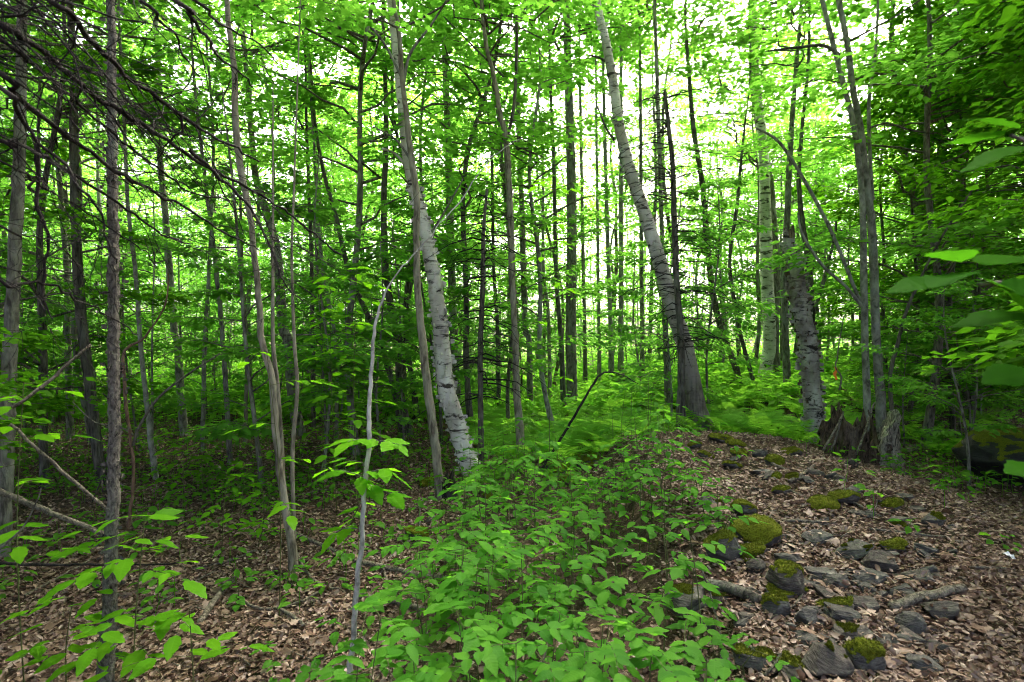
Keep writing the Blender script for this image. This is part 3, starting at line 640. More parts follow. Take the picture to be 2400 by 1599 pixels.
# ------------------------------------------------------------------ the stand behind: each tree its own object
SECT = [(180, 'at the dim left edge'), (450, 'around the grey scaly foreground trunk'), (640, 'left of the bent twin-stemmed sapling'), (820, 'right of the bent twin-stemmed sapling'), (1000, 'left of the peeling birch'), (1130, 'behind the peeling birch'), (1260, 'around the Y-forked tree'), (1400, 'around the stout straight trunk'),
        (1560, 'left of the leaning birch'), (1700, 'right of the leaning birch'), (1850, 'behind the white birch and its grey twin'), (2000, 'behind the broken snag'), (2150, 'behind the rotten stump'), (2300, 'behind the shaded trunk pair'), (9999, 'at the dim right edge')]
def where(x, y):
    px = 1200+F*x/max(y, .1)
    for lim, s in SECT:
        if px < lim: break
    if px < -60 or px > 2460 or y < 1: return 'outside the view beside the photographer'
    return s
def dist(y): return 'nearest' if y < 11 else 'in the middle distance' if y < 17 else 'farther back' if y < 27 else 'far behind'
hero_xy = [(o.location.x, o.location.y) for o in HERO]
used = []
def free(x, y, md):
    return all((x-a)**2+(y-b)**2 > md*md for a, b in used) and all((x-a)**2+(y-b)**2 > .5 for a, b in hero_xy)
Rt = random.Random(5)
def stand(kinds, n, y0, y1, md, name, cat, desc, srange, xr=1.0, xf=None, pw=1.0, dens=None):
    c = 0; tries = 0
    while c < n and tries < n*60:
        tries += 1
        y = y0+(y1-y0)*Rt.random()**pw; x = (Rt.random()*2-1)*(xr*y+2.0)
        if xf and not xf(x, y): continue
        if dens and Rt.random() > dens(x, y): continue
        if not free(x, y, md): continue
        used.append((x, y)); c += 1
        s = Rt.uniform(*srange)
        place(Rt.choice(kinds), name, x, y, Rt.random()*6.28, s, f'{desc} {dist(y)} {where(x, y)}', cat, f'{cat}s of the background stand', sz=Rt.uniform(.85, 1.2), bark=Rt.choice([None, B_GREY, B_DARK, B_MID]) , tilt=(Rt.gauss(0, .035), Rt.gauss(0, .035)))
def not_mound(x, y): return not (-.7 < x < 5 and y < 9.5) and not (-3 < x < .6 and y < 5.8) and not (.36 < x/max(y, .1) < .66 and y < 15.2) and not (-.2 < x/max(y, .1) < -.06 and y < 7.5)
def gapd(x, y):     # thinner around the bright opening at centre
    px = 1200+F*x/y
    return .7 if 1050 < px < 1750 else .7 if 300 < px < 1900 else 1.0
stand(TALL, 13, 14, 33, 2.4, 'maple_tree', 'tree', 'leafy forest tree', (.8, 1.1), xf=not_mound, dens=gapd)
stand(YOUNG, 98, 8.0, 29, .8, 'young_maple', 'young tree', 'slender young leafy tree', (.8, 1.4), xf=not_mound, dens=gapd, pw=1.1)
stand(SAP, 120, 6.0, 20, .55, 'beech_sapling', 'sapling', 'low leafy sapling', (.6, 1.15), xf=lambda x, y: not_mound(x, y) and (x < -.6 or y > 10), pw=1.25, dens=lambda x, y: gapd(x, y) if x > -1 else 1)
stand(TALL, 15, 23, 36, 1.8, 'maple_tree', 'tree', 'tall leafy tree', (.85, 1.1), dens=lambda x, y: 1 if abs(x) < .6*y else .4)
# unseen trees added beside the camera to darken the frame's edges and corners
for x, y in [(-6.5, 3.5), (-7.5, 0.5), (7.2, 1.5), (7.3, 5.0), (-9, 7), (9.6, 8.2), (8.2, 7.2), (10.4, 10.6), (-3.7, 3.0), (3.9, 3.1), (-3.3, .9), (3.5, .7), (5.9, 5.4)]:
    used.append((x, y)); place(Rt.choice(TALL), 'maple_tree', x, y, Rt.random()*6.28, Rt.uniform(.85, 1.0), 'added leafy tree outside the view beside the photographer, shading the frame edges', 'tree', 'added shading trees round the photographer')
for x, y in [(5.9, 4.9), (6.6, 6.4), (7.3, 7.6), (6.9, 8.9), (8.0, 9.9), (8.8, 11.0), (7.9, 12.0), (9.8, 12.6), (8.9, 9.2), (7.4, 10.6), (10.5, 14), (-4.9, 5.0), (-5.4, 6.6), (-3.4, 1.6), (-4.0, 3.0), (3.6, 2.0), (3.9, .6), (4.6, 3.6), (-3.2, .2)]:  # young trees added to darken the edges; their leaf colour carries shade too
    used.append((x, y)); place(Rt.choice(YOUNG_SHADED), 'young_maple', x, y, Rt.random()*6.28, Rt.uniform(.65, .95), f'added young tree with shade-darkened leaves nearest {where(x, y)}', 'young tree', 'young trees of the background stand')
for x, y in [(5.9, 7.4), (6.6, 8.2), (6.3, 9.6), (7.1, 9.0), (5.9, 6.4), (5.6, 5.4), (7.3, 8.0), (6.9, 6.9), (7.6, 10.4), (5.8, 8.4), (4.75, 4.5), (5.1, 4.9), (4.5, 5.6)]:
    place(Rt.choice(SAP), 'beech_sapling', x, y, Rt.random()*6.28, Rt.uniform(.45, .85), f'low leafy sapling nearest {where(x, y)}', 'sapling', 'saplings of the background stand')
for px, y in [(1690, 17), (1730, 19.5), (1765, 16.5), (1830, 17.5), (1860, 20), (1895, 16.8), (1935, 18.5), (1965, 21.5), (1790, 23), (1990, 17), (1880, 24), (1660, 22)]:
    x = (px-1200)/F*y; place(Rt.choice(YOUNG), 'young_maple', x, y, Rt.random()*6.28, Rt.uniform(.9, 1.25), f'slender young leafy tree {dist(y)} {where(x, y)}', 'young tree', 'young trees of the background stand', bark=Rt.choice([B_GREY, B_MID]))
# far wood that reads as one mass
def far_wood():
    n = 150000; y = 34+rng.random(n)*24; x = (rng.random(n)*2-1)*(1.05*y)
    cl = .5+.5*np.sin(x*.9)*np.sin(y*1.1+x*.3)
    px = 1200+F*x/y; top = np.where((px > 1050) & (px < 1750), 19.0, 20.0)
    z = ground(x, y)+rng.random(n)**1.2*top*(.55+.5*cl)
    m = MB(); leaves(m, np.stack([x, y, z], -1)+rng.normal(0, .3, (n, 3)), hdir(rng.random(n)*6.28, -.2), upn(n, .5), .25*(.6+.8*rng.random(n)), TF)
    nt = 260; xs = (rng.random(nt)*2-1)*62; ys = 40+rng.random(nt)*18; zz = np.linspace(0, 1, 5)
    P = np.stack([xs[:, None]+rng.normal(0, .15, (nt, 5)), ys[:, None]+0*zz, ground(xs, ys)[:, None]+zz*(9+5*rng.random(nt))[:, None]], -1)
    o = link('distant_wood', m.mesh('distant_wood', L_MAPLE)); tag(o, 'bright leafy wood closing the view far behind the trunks', 'wood', kind='stuff')
    m = MB(); tubes(m, P, (.06+.05*rng.random(nt))[:, None]*(1-.6*zz), 5)
    o = link('distant_trunks', m.mesh('distant_trunks', B_GREY)); tag(o, 'crowded thin trunks of the far wood', 'wood', kind='stuff')
far_wood()

# ------------------------------------------------------------------ ferns
def frond_arrays(mbx, L, az, seed, np_=17, droop=.55, lift=1.0):
    q = np.random.default_rng(seed); s = np.linspace(0, 1, np_+3)
    h = hdir(np.array([az]))[0]; sd_ = hdir(np.array([az+PI/2]))[0]
    zc = L*(lift*s-droop*1.15*s**2); xc = L*.85*s
    P = h*xc[:, None]; P[:, 2] += zc
    tubes(mbx, P[None], (.004*(1-.8*s))[None], 3)
    T = np.gradient(P, axis=0); T /= np.linalg.norm(T, axis=1, keepdims=True); Nn = np.cross(T, sd_)
    Nn = np.where(Nn[:, 2:3] < 0, -Nn, Nn)
    idx = np.arange(3, np_+2); w_ = L*.23*np.sin(PI*np.clip(.12+.88*(s[idx]), 0, 1)**.75)+.012
    tv = np.array([(0, -.10, 0), (0, .10, 0), (.35, .15, -.02), (.35, -.13, -.02), (.7, .10, -.07), (.7, -.09, -.07), (1, 0, -.16)]); tf4 = np.array([(0, 3, 2, 1), (3, 5, 4, 2)]); tf3 = np.array([(5, 6, 4)])
    for sg in (-1, 1):
        D = sg*sd_[None]+T[idx]*.35
        n = len(idx); Dn = D/np.linalg.norm(D, axis=1, keepdims=True); N2 = Nn[idx]+q.normal(0, .12, (n, 3))
        B = np.cross(N2, Dn); B /= np.linalg.norm(B, axis=1, keepdims=True); N2 = np.cross(Dn, B)
        ws = w_*(.9+.2*q.random(n))
        V = P[idx][:, None]+ws[:, None, None]*(tv[None, :, :1]*Dn[:, None]+tv[None, :, 2:]*N2[:, None])+ (L*.30)*tv[None, :, 1:2]*B[:, None]*.42
        k = 7; f4 = (np.arange(n)*k)[:, None, None]+tf4; f3 = (np.arange(n)*k)[:, None, None]+tf3
        mbx.add(V.reshape(-1, 3), [f4.reshape(-1, 4), f3.reshape(-1, 3)], np.repeat(np.clip(.5+.2*q.normal(0, 1, n), 0, 1), k))
FERN = []; FROND = []
for i in range(5):
    m = MB(); q = random.Random(i); n = 7+i % 3
    for j in range(n): frond_arrays(m, q.uniform(.5, .78), j*6.28/n+q.uniform(-.3, .3), i*20+j, lift=q.uniform(.85, 1.25), droop=q.uniform(.45, .75))
    FERN.append(m.mesh('fronds', L_FERN))
for i in range(6):
    m = MB(); frond_arrays(m, .68, 0, 500+i, 20, lift=.9+.08*i, droop=.45+.06*i); FROND.append(m.mesh('frond', L_FERN))
Rf = random.Random(9); fx = []
def fern(x, y, s, parts):
    lab = f'arching green fern {"close by" if y < 9.5 else dist(y)} {where(x, y)}'
    if parts:
        o = empty('fern', (x, y, g1(x, y)), lab, 'fern', 'ferns of the bed behind the mound')
        n = Rf.randint(6, 9); a0 = Rf.random()*6
        for j in range(n):
            c = link('frond', Rf.choice(FROND), o); c.rotation_euler = (Rf.gauss(0, .12), Rf.gauss(0, .1), a0+j*6.28/n+Rf.uniform(-.3, .3)); c.scale = (s*Rf.uniform(.75, 1.15),)*3
    else:
        o = link('fern', Rf.choice(FERN), None, (x, y, g1(x, y)-.02)); tag(o, lab, 'fern', 'ferns of the bed behind the mound'); o.scale = (s, s, s*Rf.uniform(.85, 1.15)); o.rotation_euler = (Rf.gauss(0, .08), Rf.gauss(0, .08), Rf.random()*6.28)
cnt = 0
for _ in range(6000):
    y = 7.2+13.5*Rf.random()**1.4; px = Rf.uniform(1080, 2330)
    x = (px-1200)/F*y
    dn = 1.0 if 1290 < px < 1960 else .35 if px < 1290 else .22
    if y < 9 and 1500 < px < 2050 and g1(x, y) > .30 and y < 8.2: continue
    if y < 8.6 and px < 1280: dn *= .9
    if (x-4.0)**2+(y-6.6)**2 < 1.0 or (y < 8.2 and 1880 < px < 2150): continue
    if Rf.random() > dn or any((x-a)**2+(y-b)**2 < .13 for a, b in fx): continue
    fx.append((x, y)); fern(x, y, Rf.uniform(.75, 1.2), y < 10.2); cnt += 1
    if cnt >= 230: break
for px, py in [(1190, 1020), (1160, 1050), (1120, 1035), (1330, 1000), (1390, 1010), (1440, 1020), (1480, 1030), (1250, 1030), (820, 960), (600, 1000)]:
    p = hit(px, py); fern(p.x, p.y, Rf.uniform(.7, .95), p.y < 9)

# ------------------------------------------------------------------ low green ground cover
def cover(n, fx_, size, name, label, mat, hmax=.22, tp=TM, per=7):
    pts = []
    while len(pts) < n:
        y = 3.2*math.exp(Rf.random()*math.log(48/3.2)); x = (Rf.random()*2-1)*(.98*y+.6)
        if Rf.random() < fx_(x, y): pts.append((x, y))
    P = np.array(pts); n = len(P); hh = hmax*(.25+.9*rng.random(n)); i = np.repeat(np.arange(n), per); a = rng.random(n*per)*6.28
    rr = .10*(.3+rng.random(n*per)); C = np.stack([P[i, 0]+np.cos(a)*rr, P[i, 1]+np.sin(a)*rr, ground(P[i, 0], P[i, 1])+hh[i]*(.6+.5*rng.random(n*per))], -1)
    m = MB(); leaves(m, C, hdir(a, rng.normal(-.15, .2, len(a))), upn(len(a), .32), size*(.6+.7*rng.random(len(a))), tp, np.clip(.5+.25*rng.normal(0, 1, n)[i]+.1*rng.normal(0, 1, len(a)), 0, 1))
    b = np.stack([P[:, 0], P[:, 1], ground(P[:, 0], P[:, 1])], -1); t = b.copy(); t[:, 2] += hh
    tubes(m, np.stack([b, (b+t)/2+rng.normal(0, .01, b.shape), t], 1), np.full((n, 3), .0022), 3)
    tag(link(name, m.mesh(name, mat)), label, 'ground cover', kind='stuff')
def cov1(x, y):
    px = 1200+F*x/y
    if y < 5.2: return .06 if x < -.9 else (.02 if x > .8 else .12)
    if .8 < x < 3.6 and y < 7.6: return .02
    if x >= 3.2 and y < 9: return .45
    v = .5+.5*math.sin(x*1.9+1)*math.sin(y*1.4)
    return (.35+.65*v)*min(1, (y-4.2)/2.5)
def cov2(x, y): return 0 if y < 11 else 1.0
cover(9000, cov2, .17, 'far_undergrowth', 'knee-high green undergrowth beneath the far trees', L_FERN, .5, TF, 8)
cover(6200, cov1, .075, 'seedling_carpet', 'low green seedlings carpeting the forest floor', L_LOW)

# ------------------------------------------------------------------ rotten stump
sx0, sy0 = (2012-1200)/F*6.6, 6.6; SB = Vector((sx0, sy0, g1(sx0, sy0)-.03))
st_ = empty('tree_stump', SB, 'jagged rotten stump with a pale right shell beside the broken snag', 'stump')
def shell(name, a0, a1, hf, r0, th_, mat, seed, nz=12, na=22):
    q = np.random.default_rng(seed); a = np.linspace(a0, a1, na); s = np.linspace(0, 1, nz)
    h = np.array([hf((x-a0)/(a1-a0)) for x in a])*(1+.09*q.normal(0, 1, na))
    fl = 1.0+.18*(1-s)**3-.05*s+.12*s**2
    ridges = 1+.07*np.sin(a*13+seed)+.05*q.normal(0, 1, na)
    ro = r0*fl[:, None]*ridges[None]*(1+.03*q.normal(0, 1, (nz, na))); ri = ro-th_*(.6+.6*q.random((nz, na)))*(1-.45*s[:, None])
    z = s[:, None]*h[None]
    tw = a[None]+.12*s[:, None]
    Vo = np.stack([ro*np.cos(tw), ro*np.sin(tw), z], -1); Vi = np.stack([ri*np.cos(tw), ri*np.sin(tw), z*.97], -1)
    V = np.concatenate([Vo.reshape(-1, 3), Vi.reshape(-1, 3)]); g = np.arange(nz*na).reshape(nz, na); g2 = g+nz*na
    f = [np.stack([g[:-1, :-1], g[:-1, 1:], g[1:, 1:], g[1:, :-1]], -1).reshape(-1, 4), np.stack([g2[:-1, :-1], g2[1:, :-1], g2[1:, 1:], g2[:-1, 1:]], -1).reshape(-1, 4),
         np.stack([g[-1, :-1], g[-1, 1:], g2[-1, 1:], g2[-1, :-1]], -1), np.stack([g[:-1, 0], g[1:, 0], g2[1:, 0], g2[:-1, 0]], -1), np.stack([g[:-1, -1], g2[:-1, -1], g2[1:, -1], g[1:, -1]], -1)]
    m = MB(); m.add(V, f); return link(name, m.mesh(name, mat), st_)
shell('shell', PI*.85, PI*1.40, lambda t: .56*math.sin(PI*(.2+.65*t))**.6, .35, .09, B_ROT, 3, 14, 20)
pr = shell('shell', -PI*.50, PI*.06, lambda t: .58*math.sin(PI*(.22+.6*t))**.7, .36, .12, B_PALE, 8, 14, 20); pr['label'] = 'pale weathered shell of the stump'
shell('shell', PI*1.36, PI*1.60, lambda t: .20+.10*math.sin(t*9), .35, .10, B_ROT, 5, 10, 18)
shell('shell', PI*.2, PI*.78, lambda t: .42+.15*math.sin(t*14), .27, .10, B_ROT, 6, 10, 18)
m = MB(); n = 24
a = np.linspace(0, 2*PI, n, endpoint=False); rings = []
for kk, (rr, zz) in enumerate([(.26, .02), (.24, .16), (.17, .22), (.08, .12)]):
    rings.append(np.stack([rr*np.cos(a)*(1+.1*rng.normal(0, 1, n)), rr*np.sin(a)*(1+.1*rng.normal(0, 1, n)), zz+.06*rng.normal(0, 1, n)], -1))
V = np.concatenate(rings+[np.array([[0, 0, .1]])]); i_ = np.arange(n); fs = [np.stack([k*n+i_, k*n+np.roll(i_, -1), (k+1)*n+np.roll(i_, -1), (k+1)*n+i_], -1) for k in range(3)]
m.add(V, fs+[np.stack([3*n+i_, 3*n+np.roll(i_, -1), np.full(n, 4*n)], -1)]); link('rotten_core', m.mesh('rotten_core', B_ROT), st_)
for kk in range(4):     # splinters
    a_ = R.choice([R.uniform(2.5, 4.0), R.uniform(-.8, .6), R.uniform(0, 6.28)]); b0 = Vector((.2*math.cos(a_), .2*math.sin(a_), .1)); m = MB()
    e = b0+Vector((R.gauss(0, .05), R.gauss(0, .05), R.uniform(.3, .62))); tubes(m, np.array([[tuple(b0), tuple((b0+e)/2+Vector((.01, 0, 0))), tuple(e)]]), np.array([[.035, .026, .005]]), 5)
    link('splinter', m.mesh('splinter', R.choice([B_ROT, B_ROT, B_PALE])), st_)

def stick(name, pts, label, bark, d=None, d1=None, cat='branch', group=None, twigs=0, on_ground=False, k=8, cap=True, lift=0.0):
    n = len(pts)
    if on_ground:
        P = []; r = []
        for p in pts:
            h_ = hit(p[0], p[1]); rr = p[2]/2/F*h_.y; P.append(h_+Vector((0, 0, rr*.7+.024+lift))); r.append(rr)
    else:
        dds = [d+((d1 if d1 is not None else d)-d)*i/(n-1) for i in range(n)]
        P = [pix(p[0], p[1], dd_) for p, dd_ in zip(pts, dds)]; r = [p[2]/2/F*dd_ for p, dd_ in zip(pts, dds)]
    base = min(P, key=lambda v: v.z).copy()
    A, ra = resample([p-base for p in P], r, .04); m = MB()
    A = A+rng.normal(0, .002, A.shape)
    tubes(m, A[None], noisy_radius(ra, k, n+abs(int(pts[0][0])), .09)[None], k, cap)
    o = link(name, m.mesh(name, bark, True), None, base); tag(o, label, cat, group)
    return o
# stump stakes, flag
def lean_stick(px0, py0, px1, py1, w_, lab, bark, d0, d1):
    return stick('leaning_stick', [(px0, py0, w_), ((px0+px1)/2+2, (py0+py1)/2, w_*.9), (px1, py1, w_*.75)], lab, bark, d0, d1)
sd0 = SB.y
lean_stick(1929, 1055, 1975, 972, 6, 'thin pale stick leaning against the left of the rotten stump', B_LOG, sd0-.45, sd0-.33)
lean_stick(2007, 1066, 2049, 943, 6, 'thin pale stick leaning on the front of the rotten stump', B_LOG, sd0-.42, sd0-.33)
lean_stick(1948, 1055, 1976, 965, 5, 'second thin stick leaning left of the rotten stump', B_TWIG, sd0-.42, sd0-.3)
tw = stick('bare_twig', [(1966, 915, 4), (1972, 885, 4), (1958, 862, 3), (1962, 840, 3), (1967, 800, 2.5), (1978, 740, 2)], 'thin bare twig sticking up behind the stump and holding orange tape', B_TWIG, sd0+.25, sd0+.25, 'twig')
fp = pix(1958, 862, sd0+.25); m = MB(); qn = 9
zz = np.linspace(0, -.15, qn); V = []
for j, z_ in enumerate(zz):
    xo = .012*math.sin(j*1.1); w_ = .016 if j < 6 else .016*(9-j)/4+.004
    V += [(xo-w_, .006*math.cos(j*1.7), z_), (xo+w_, .006*math.sin(j*1.3), z_+.004)]
for j in range(qn): V += [(V[2*j][0]+.004, V[2*j][1]+.012, V[2*j][2]), (V[2*j+1][0]+.01, V[2*j+1][1]+.014, V[2*j+1][2]-.01)]
g_ = np.arange(2*qn).reshape(qn, 2); f = np.stack([g_[:-1, 0], g_[:-1, 1], g_[1:, 1], g_[1:, 0]], -1); m.add(V, [f, f+2*qn])
tag(link('flagging_tape', m.mesh('flagging_tape', M_FLAG), None, fp), 'orange flagging tape hanging on a twig behind the stump', 'tape')

# ------------------------------------------------------------------ stones of the mound
def stone_mesh(seed, sx, sy, sz, slab):
    q = np.random.default_rng(seed); import bmesh
    bm = bmesh.new()
    n = 16 if slab else 42
    p = q.normal(0, 1, (n, 3)); p /= np.linalg.norm(p, axis=1, keepdims=True); p = np.sign(p)*np.abs(p)**(.62 if slab else .95)
    p *= (.85+.25*q.random((n, 1))) if slab else (.92+.12*q.random((n, 1)))
    for v in p: bm.verts.new(v)
    r = bmesh.ops.convex_hull(bm, input=bm.verts)
    bmesh.ops.delete(bm, geom=[x for x in r['geom_interior'] if isinstance(x, bmesh.types.BMVert)], context='VERTS')
    bmesh.ops.dissolve_limit(bm, angle_limit=.22, verts=bm.verts, edges=bm.edges)
    bmesh.ops.bevel(bm, geom=list(bm.edges), offset=.09, segments=2, profile=.6, affect='EDGES', clamp_overlap=True)
    bmesh.ops.triangulate(bm, faces=bm.faces)
    for lim in ((.22, .12) if sx < .22 else (.22, .12, .07)):
        bmesh.ops.subdivide_edges(bm, edges=[e for e in bm.edges if e.calc_length() > lim], cuts=2 if lim > .2 else 1, use_grid_fill=True)
        bmesh.ops.triangulate(bm, faces=bm.faces)
    o = q.random(3)*10
    from mathutils import noise as mn
    for v in bm.verts:
        c = v.co; d_ = .09*mn.noise(c*1.7+Vector(o))+.05*mn.noise(c*4+Vector(o))
        if slab: d_ += .05*mn.noise(Vector((c.x*.8, c.y*.8, c.z*7))+Vector(o))
        v.co = c*(1+d_)
        v.co.x *= sx; v.co.y *= sy; v.co.z *= sz
    bm.normal_update()
    me = bpy.data.meshes.new('stone'); bm.to_mesh(me)
    return me, bm
def moss_part(root, bm, seed, thr, th_=.018):
    q = np.random.default_rng(seed)
    from mathutils import noise as mn
    o = Vector(tuple(q.random(3)*9)); V = []; Fc = []; T = []; mp = {}
    bm.verts.ensure_lookup_table()
    def sc_(v): return v.normal.z+.6*mn.noise(v.co*11+o)+.3*mn.noise(v.co*31+o)-thr
    def ok(v): return sc_(v) > 0
    keep = [f for f in bm.faces if sum(ok(v) for v in f.verts) >= 2]
    if len(keep) < 4: return
    for f in keep:
        idx = []
        for v in f.verts:
            if v.index not in mp:
                inn = all(x in keep_set for x in v.link_faces) if False else ok(v)
                h = th_*(.35+.9*abs(mn.noise(v.co*14+o)))*min(1, sc_(v)*3+.12) if inn else -.003
                mp[v.index] = len(V); V.append(tuple(v.co+v.normal*h+Vector((0, 0, .3*h))))
            idx.append(mp[v.index])
        Fc.append(idx)
    m = MB(); m.add(V, [np.array(Fc)], np.full(len(V), .3))
    # short fuzzy tufts
    ar = np.array([f.calc_area() for f in keep]); nt = 1100; pick = q.choice(len(keep), nt, p=ar/ar.sum())
    w3 = q.dirichlet((1, 1, 1), nt); VV = np.array(V); FA = np.array(Fc)
    C = (VV[FA[pick]]*w3[..., None]).sum(1); Nn = np.array([tuple(keep[i].normal) for i in pick])
    D = Nn+q.normal(0, .45, (nt, 3)); D[:, 2] += .4
    leaves(m, C-Nn*.002, D, q.normal(0, 1, (nt, 3)), .010*(.5+q.random(nt)), (np.array([(0, -.16, 0), (0, .16, 0), (1, 0, 0)]), np.array([(0, 1, 2)])), q.random(nt))
    tag(link('moss', m.mesh('moss', M_MOSS, True), root), kind=None)
SEED = [900]
def stone(px, py, wpx, hpx, label, moss=0, slab=True, group=None, mat=None, name='stone', deep=1.0, rz=None, sink=.14, tilt=.24):
    p = hit(px, py+hpx*.35); d_ = p.y
    sx = wpx/2/F*d_*1.12; sz = max(hpx/2/F*d_*(.85 if slab else .95), .02); sy = sx*deep*(.75 if slab else .9)
    if slab: sz = min(sz, sx*.75)
    SEED[0] += 1; me, bm = stone_mesh(SEED[0], sx, sy, sz, slab)
    me.materials.append(mat or (M_STONE if SEED[0] % 3 else M_STONE2))
    me.polygons.foreach_set('use_smooth', np.ones(len(me.polygons), bool))
    cz = pix(px, py, d_).z
    zc = g1(p.x, p.y+sy*.25)+max(sz*(1-2*sink), .01)
    o = link(name, me, None, (p.x, p.y+sy*.25, zc)); tag(o, label, 'stone', group)
    o.rotation_euler = (R.gauss(0, tilt), R.gauss(0, tilt*.8), R.uniform(-.35, .35) if rz is None else rz)
    FOOT.append((p.x, p.y+sy*.25, sx, sy, zc if not moss else -9, sz))
    if moss: moss_part(o, bm, SEED[0], 1.05-moss)
    bm.free(); return o
def t6(x, y): return 1600+x/1.9625, 800+y/1.9625
ST = [  # tile coords cx, cy, w, h, moss, slab, label
    (355, 890, 205, 125, .85, 0, 'large boulder under a thick yellow-green moss cap at the edge of the mound'),
    (195, 970, 150, 165, .55, 0, 'dark rounded boulder with patchy moss left of the large moss-capped boulder'),
    (488, 1125, 165, 180, .62, 0, 'dark upright boulder with a bright moss crown in the stony bank'),
    (750, 730, 125, 62, .9, 0, 'low moss-covered stone, right one of the mossy pair on the mound'),
    (658, 762, 120, 50, .85, 0, 'low moss-covered stone, left one of the mossy pair on the mound'),
    (968, 945, 125, 72, .75, 1, 'flat mossy stone right of the grey slabs at mid slope'),
    (965, 762, 85, 48, .7, 0, 'small mossy stone on the litter right of the mossy pair'),
    (180, 452, 110, 40, .9, 0, 'mossy stone at the crest by the foot of the leaning birch'),
    (245, 476, 85, 34, .85, 0, 'small mossy stone on the crest right of the leaning birch foot'),
    (262, 522, 75, 42, .7, 0, 'small mossy stone just below the crest'),
    (425, 558, 75, 55, .85, 0, 'small bright mossy stone between two bare stones near the crest'),
    (515, 522, 75, 36, .8, 0, 'small mossy stone near the crest towards the snag'),
    (290, 782, 110, 70, .6, 0, 'half mossy stone just above the large moss-capped boulder'),
    (430, 632, 55, 28, .85, 0, 'tiny mossy stone in the litter below the crest'),
    (105, 530, 70, 34, .85, 0, 'low mossy stone at the left end of the crest among leaves'),
    (60, 485, 60, 30, .85, 0, 'little mossy stone at the foot of the dead conifer pole'),
    (230, 580, 80, 26, .8, 0, 'thin mossy slab below the crest'),
    (460, 700, 80, 40, .4, 0, 'small stone with a trace of moss on the upper slope'),
    (620, 912, 130, 74, 0, 1, 'grey tilted slab right of the large moss-capped boulder'),
    (792, 982, 165, 76, .15, 1, 'broad dark slab lying in the middle of the slope'),
    (920, 1032, 160, 110, 0, 1, 'grey wedge-shaped slab below the flat mossy stone'),
    (650, 1082, 150, 56, 0, 1, 'grey flat slab right of the moss-crowned boulder'),
    (868, 1102, 150, 72, 0, 1, 'dark tilted slab under the grey wedge'),
    (1082, 1092, 150, 66, 0, 1, 'flat grey slab at the right of the stony bank'),
    (1130, 972, 100, 64, 0, 1, 'grey slab half sunk in leaves right of the flat mossy stone'),
    (1152, 832, 105, 80, .1, 1, 'pale blue-grey stone on the upper right slope'),
    (682, 1182, 130, 56, 0, 1, 'small flat slab right below the moss-crowned boulder'),
    (742, 1262, 160, 80, 0, 1, 'brownish slab in the lower stony bank'),
    (592, 1272, 110, 140, .1, 1, 'steep narrow slab below the moss-crowned boulder'),
    (780, 1345, 190, 76, .1, 1, 'long dark slab low in the stony bank'),
    (1060, 1325, 120, 116, 0, 0, 'dark rounded stone at the lower right of the bank'),
    (500, 1012, 130, 64, 0, 1, 'grey slab pointing right between the moss-capped and moss-crowned boulders'),
    (662, 1490, 205, 230, .05, 1, 'large upright lichen-speckled stone at the bottom of the bank'),
    (852, 1480, 160, 160, .6, 0, 'dark mossy stone at the bottom right of the lichen-speckled stone'),
    (340, 1492, 190, 105, .2, 1, 'flat pale slab at the bottom left of the bank'),
    (510, 1545, 105, 86, 0, 0, 'rounded stone at the very bottom between the pale slab and the lichen-speckled stone'),
    (40, 1195, 200, 150, .1, 1, 'big grey boulder half hidden by the foreground shrubs'),
    (582, 1392, 85, 62, 0, 0, 'small pale stone above the lichen-speckled stone'),
    (730, 642, 60, 42, 0, 0, 'small bare grey stone in the litter on the crest'),
    (358, 522, 66, 52, 0, 0, 'small brown stone on the crest between mossy stones'),
    (245, 545, 70, 28, 0, 1, 'thin pale slab on the crest'),
    (780, 572, 70, 40, 0, 0, 'bare stone on the crest towards the stump'),
    (370, 612, 120, 42, 0, 1, 'bare flat stone just below the crest'),
    (112, 745, 90, 50, 0, 1, 'pale stone among the leaves at the left of the upper slope'),
    (340, 1042, 90, 74, 0, 0, 'bare stone beneath the large moss-capped boulder'),
    (330, 985, 130, 60, .5, 1, 'half mossy slab under the large moss-capped boulder'),
    (800, 1190, 90, 50, 0, 1, 'small dark slab in the middle of the lower bank'), (905, 1170, 80, 44, 0, 1, 'little dark slab right of the brownish slab'), (440, 1240, 110, 110, .3, 0, 'dark stone below the moss-crowned boulder'),
    (960, 1400, 110, 70, 0, 1, 'dark slab at the lower right among leaves'), (1180, 1420, 100, 60, 0, 1, 'dim slab at the lower right corner of the bank'), (120, 1330, 90, 60, 0, 0, 'dim stone beside the foreground shrubs'),
    (560, 1130, 60, 50, 0, 1, 'chip of stone wedged right of the moss-crowned boulder'), (740, 1080, 70, 40, 0, 1, 'chip of slab between the flat slabs'), (1000, 860, 70, 40, .2, 1, 'small stone above the flat mossy stone'), (860, 800, 60, 34, 0, 1, 'small stone below the mossy pair')]
for cx, cy_, w_, h_, ms, sl, lab in ST:
    px, py = t6(cx, cy_); stone(px, py, w_/1.9625, h_/1.9625, lab, ms, bool(sl))
for i in range(22):
    px, py = t6(R.uniform(430, 1240), 960+600*R.random()**.8); s_ = R.uniform(36, 80)
    stone(px, py, s_, s_*R.uniform(.45, .75), 'medium grey slab packed into the lower stony bank', .45 if R.random() < .15 else 0, True, 'medium slabs packed in the bank', sink=.34)
for i in range(60):
    px, py = t6(R.uniform(150, 1250), R.uniform(480, 1560)); s_ = R.uniform(18, 44)
    stone(px, py, s_, s_*.55, 'small flat stone chip scattered in the leaf litter of the mound', .5 if R.random() < .15 else 0, True, 'stone chips scattered on the mound')
stone(976, 1257, 56, 30, 'lone mossy stone on the leaf litter left of the foreground shrubs', .75, False)
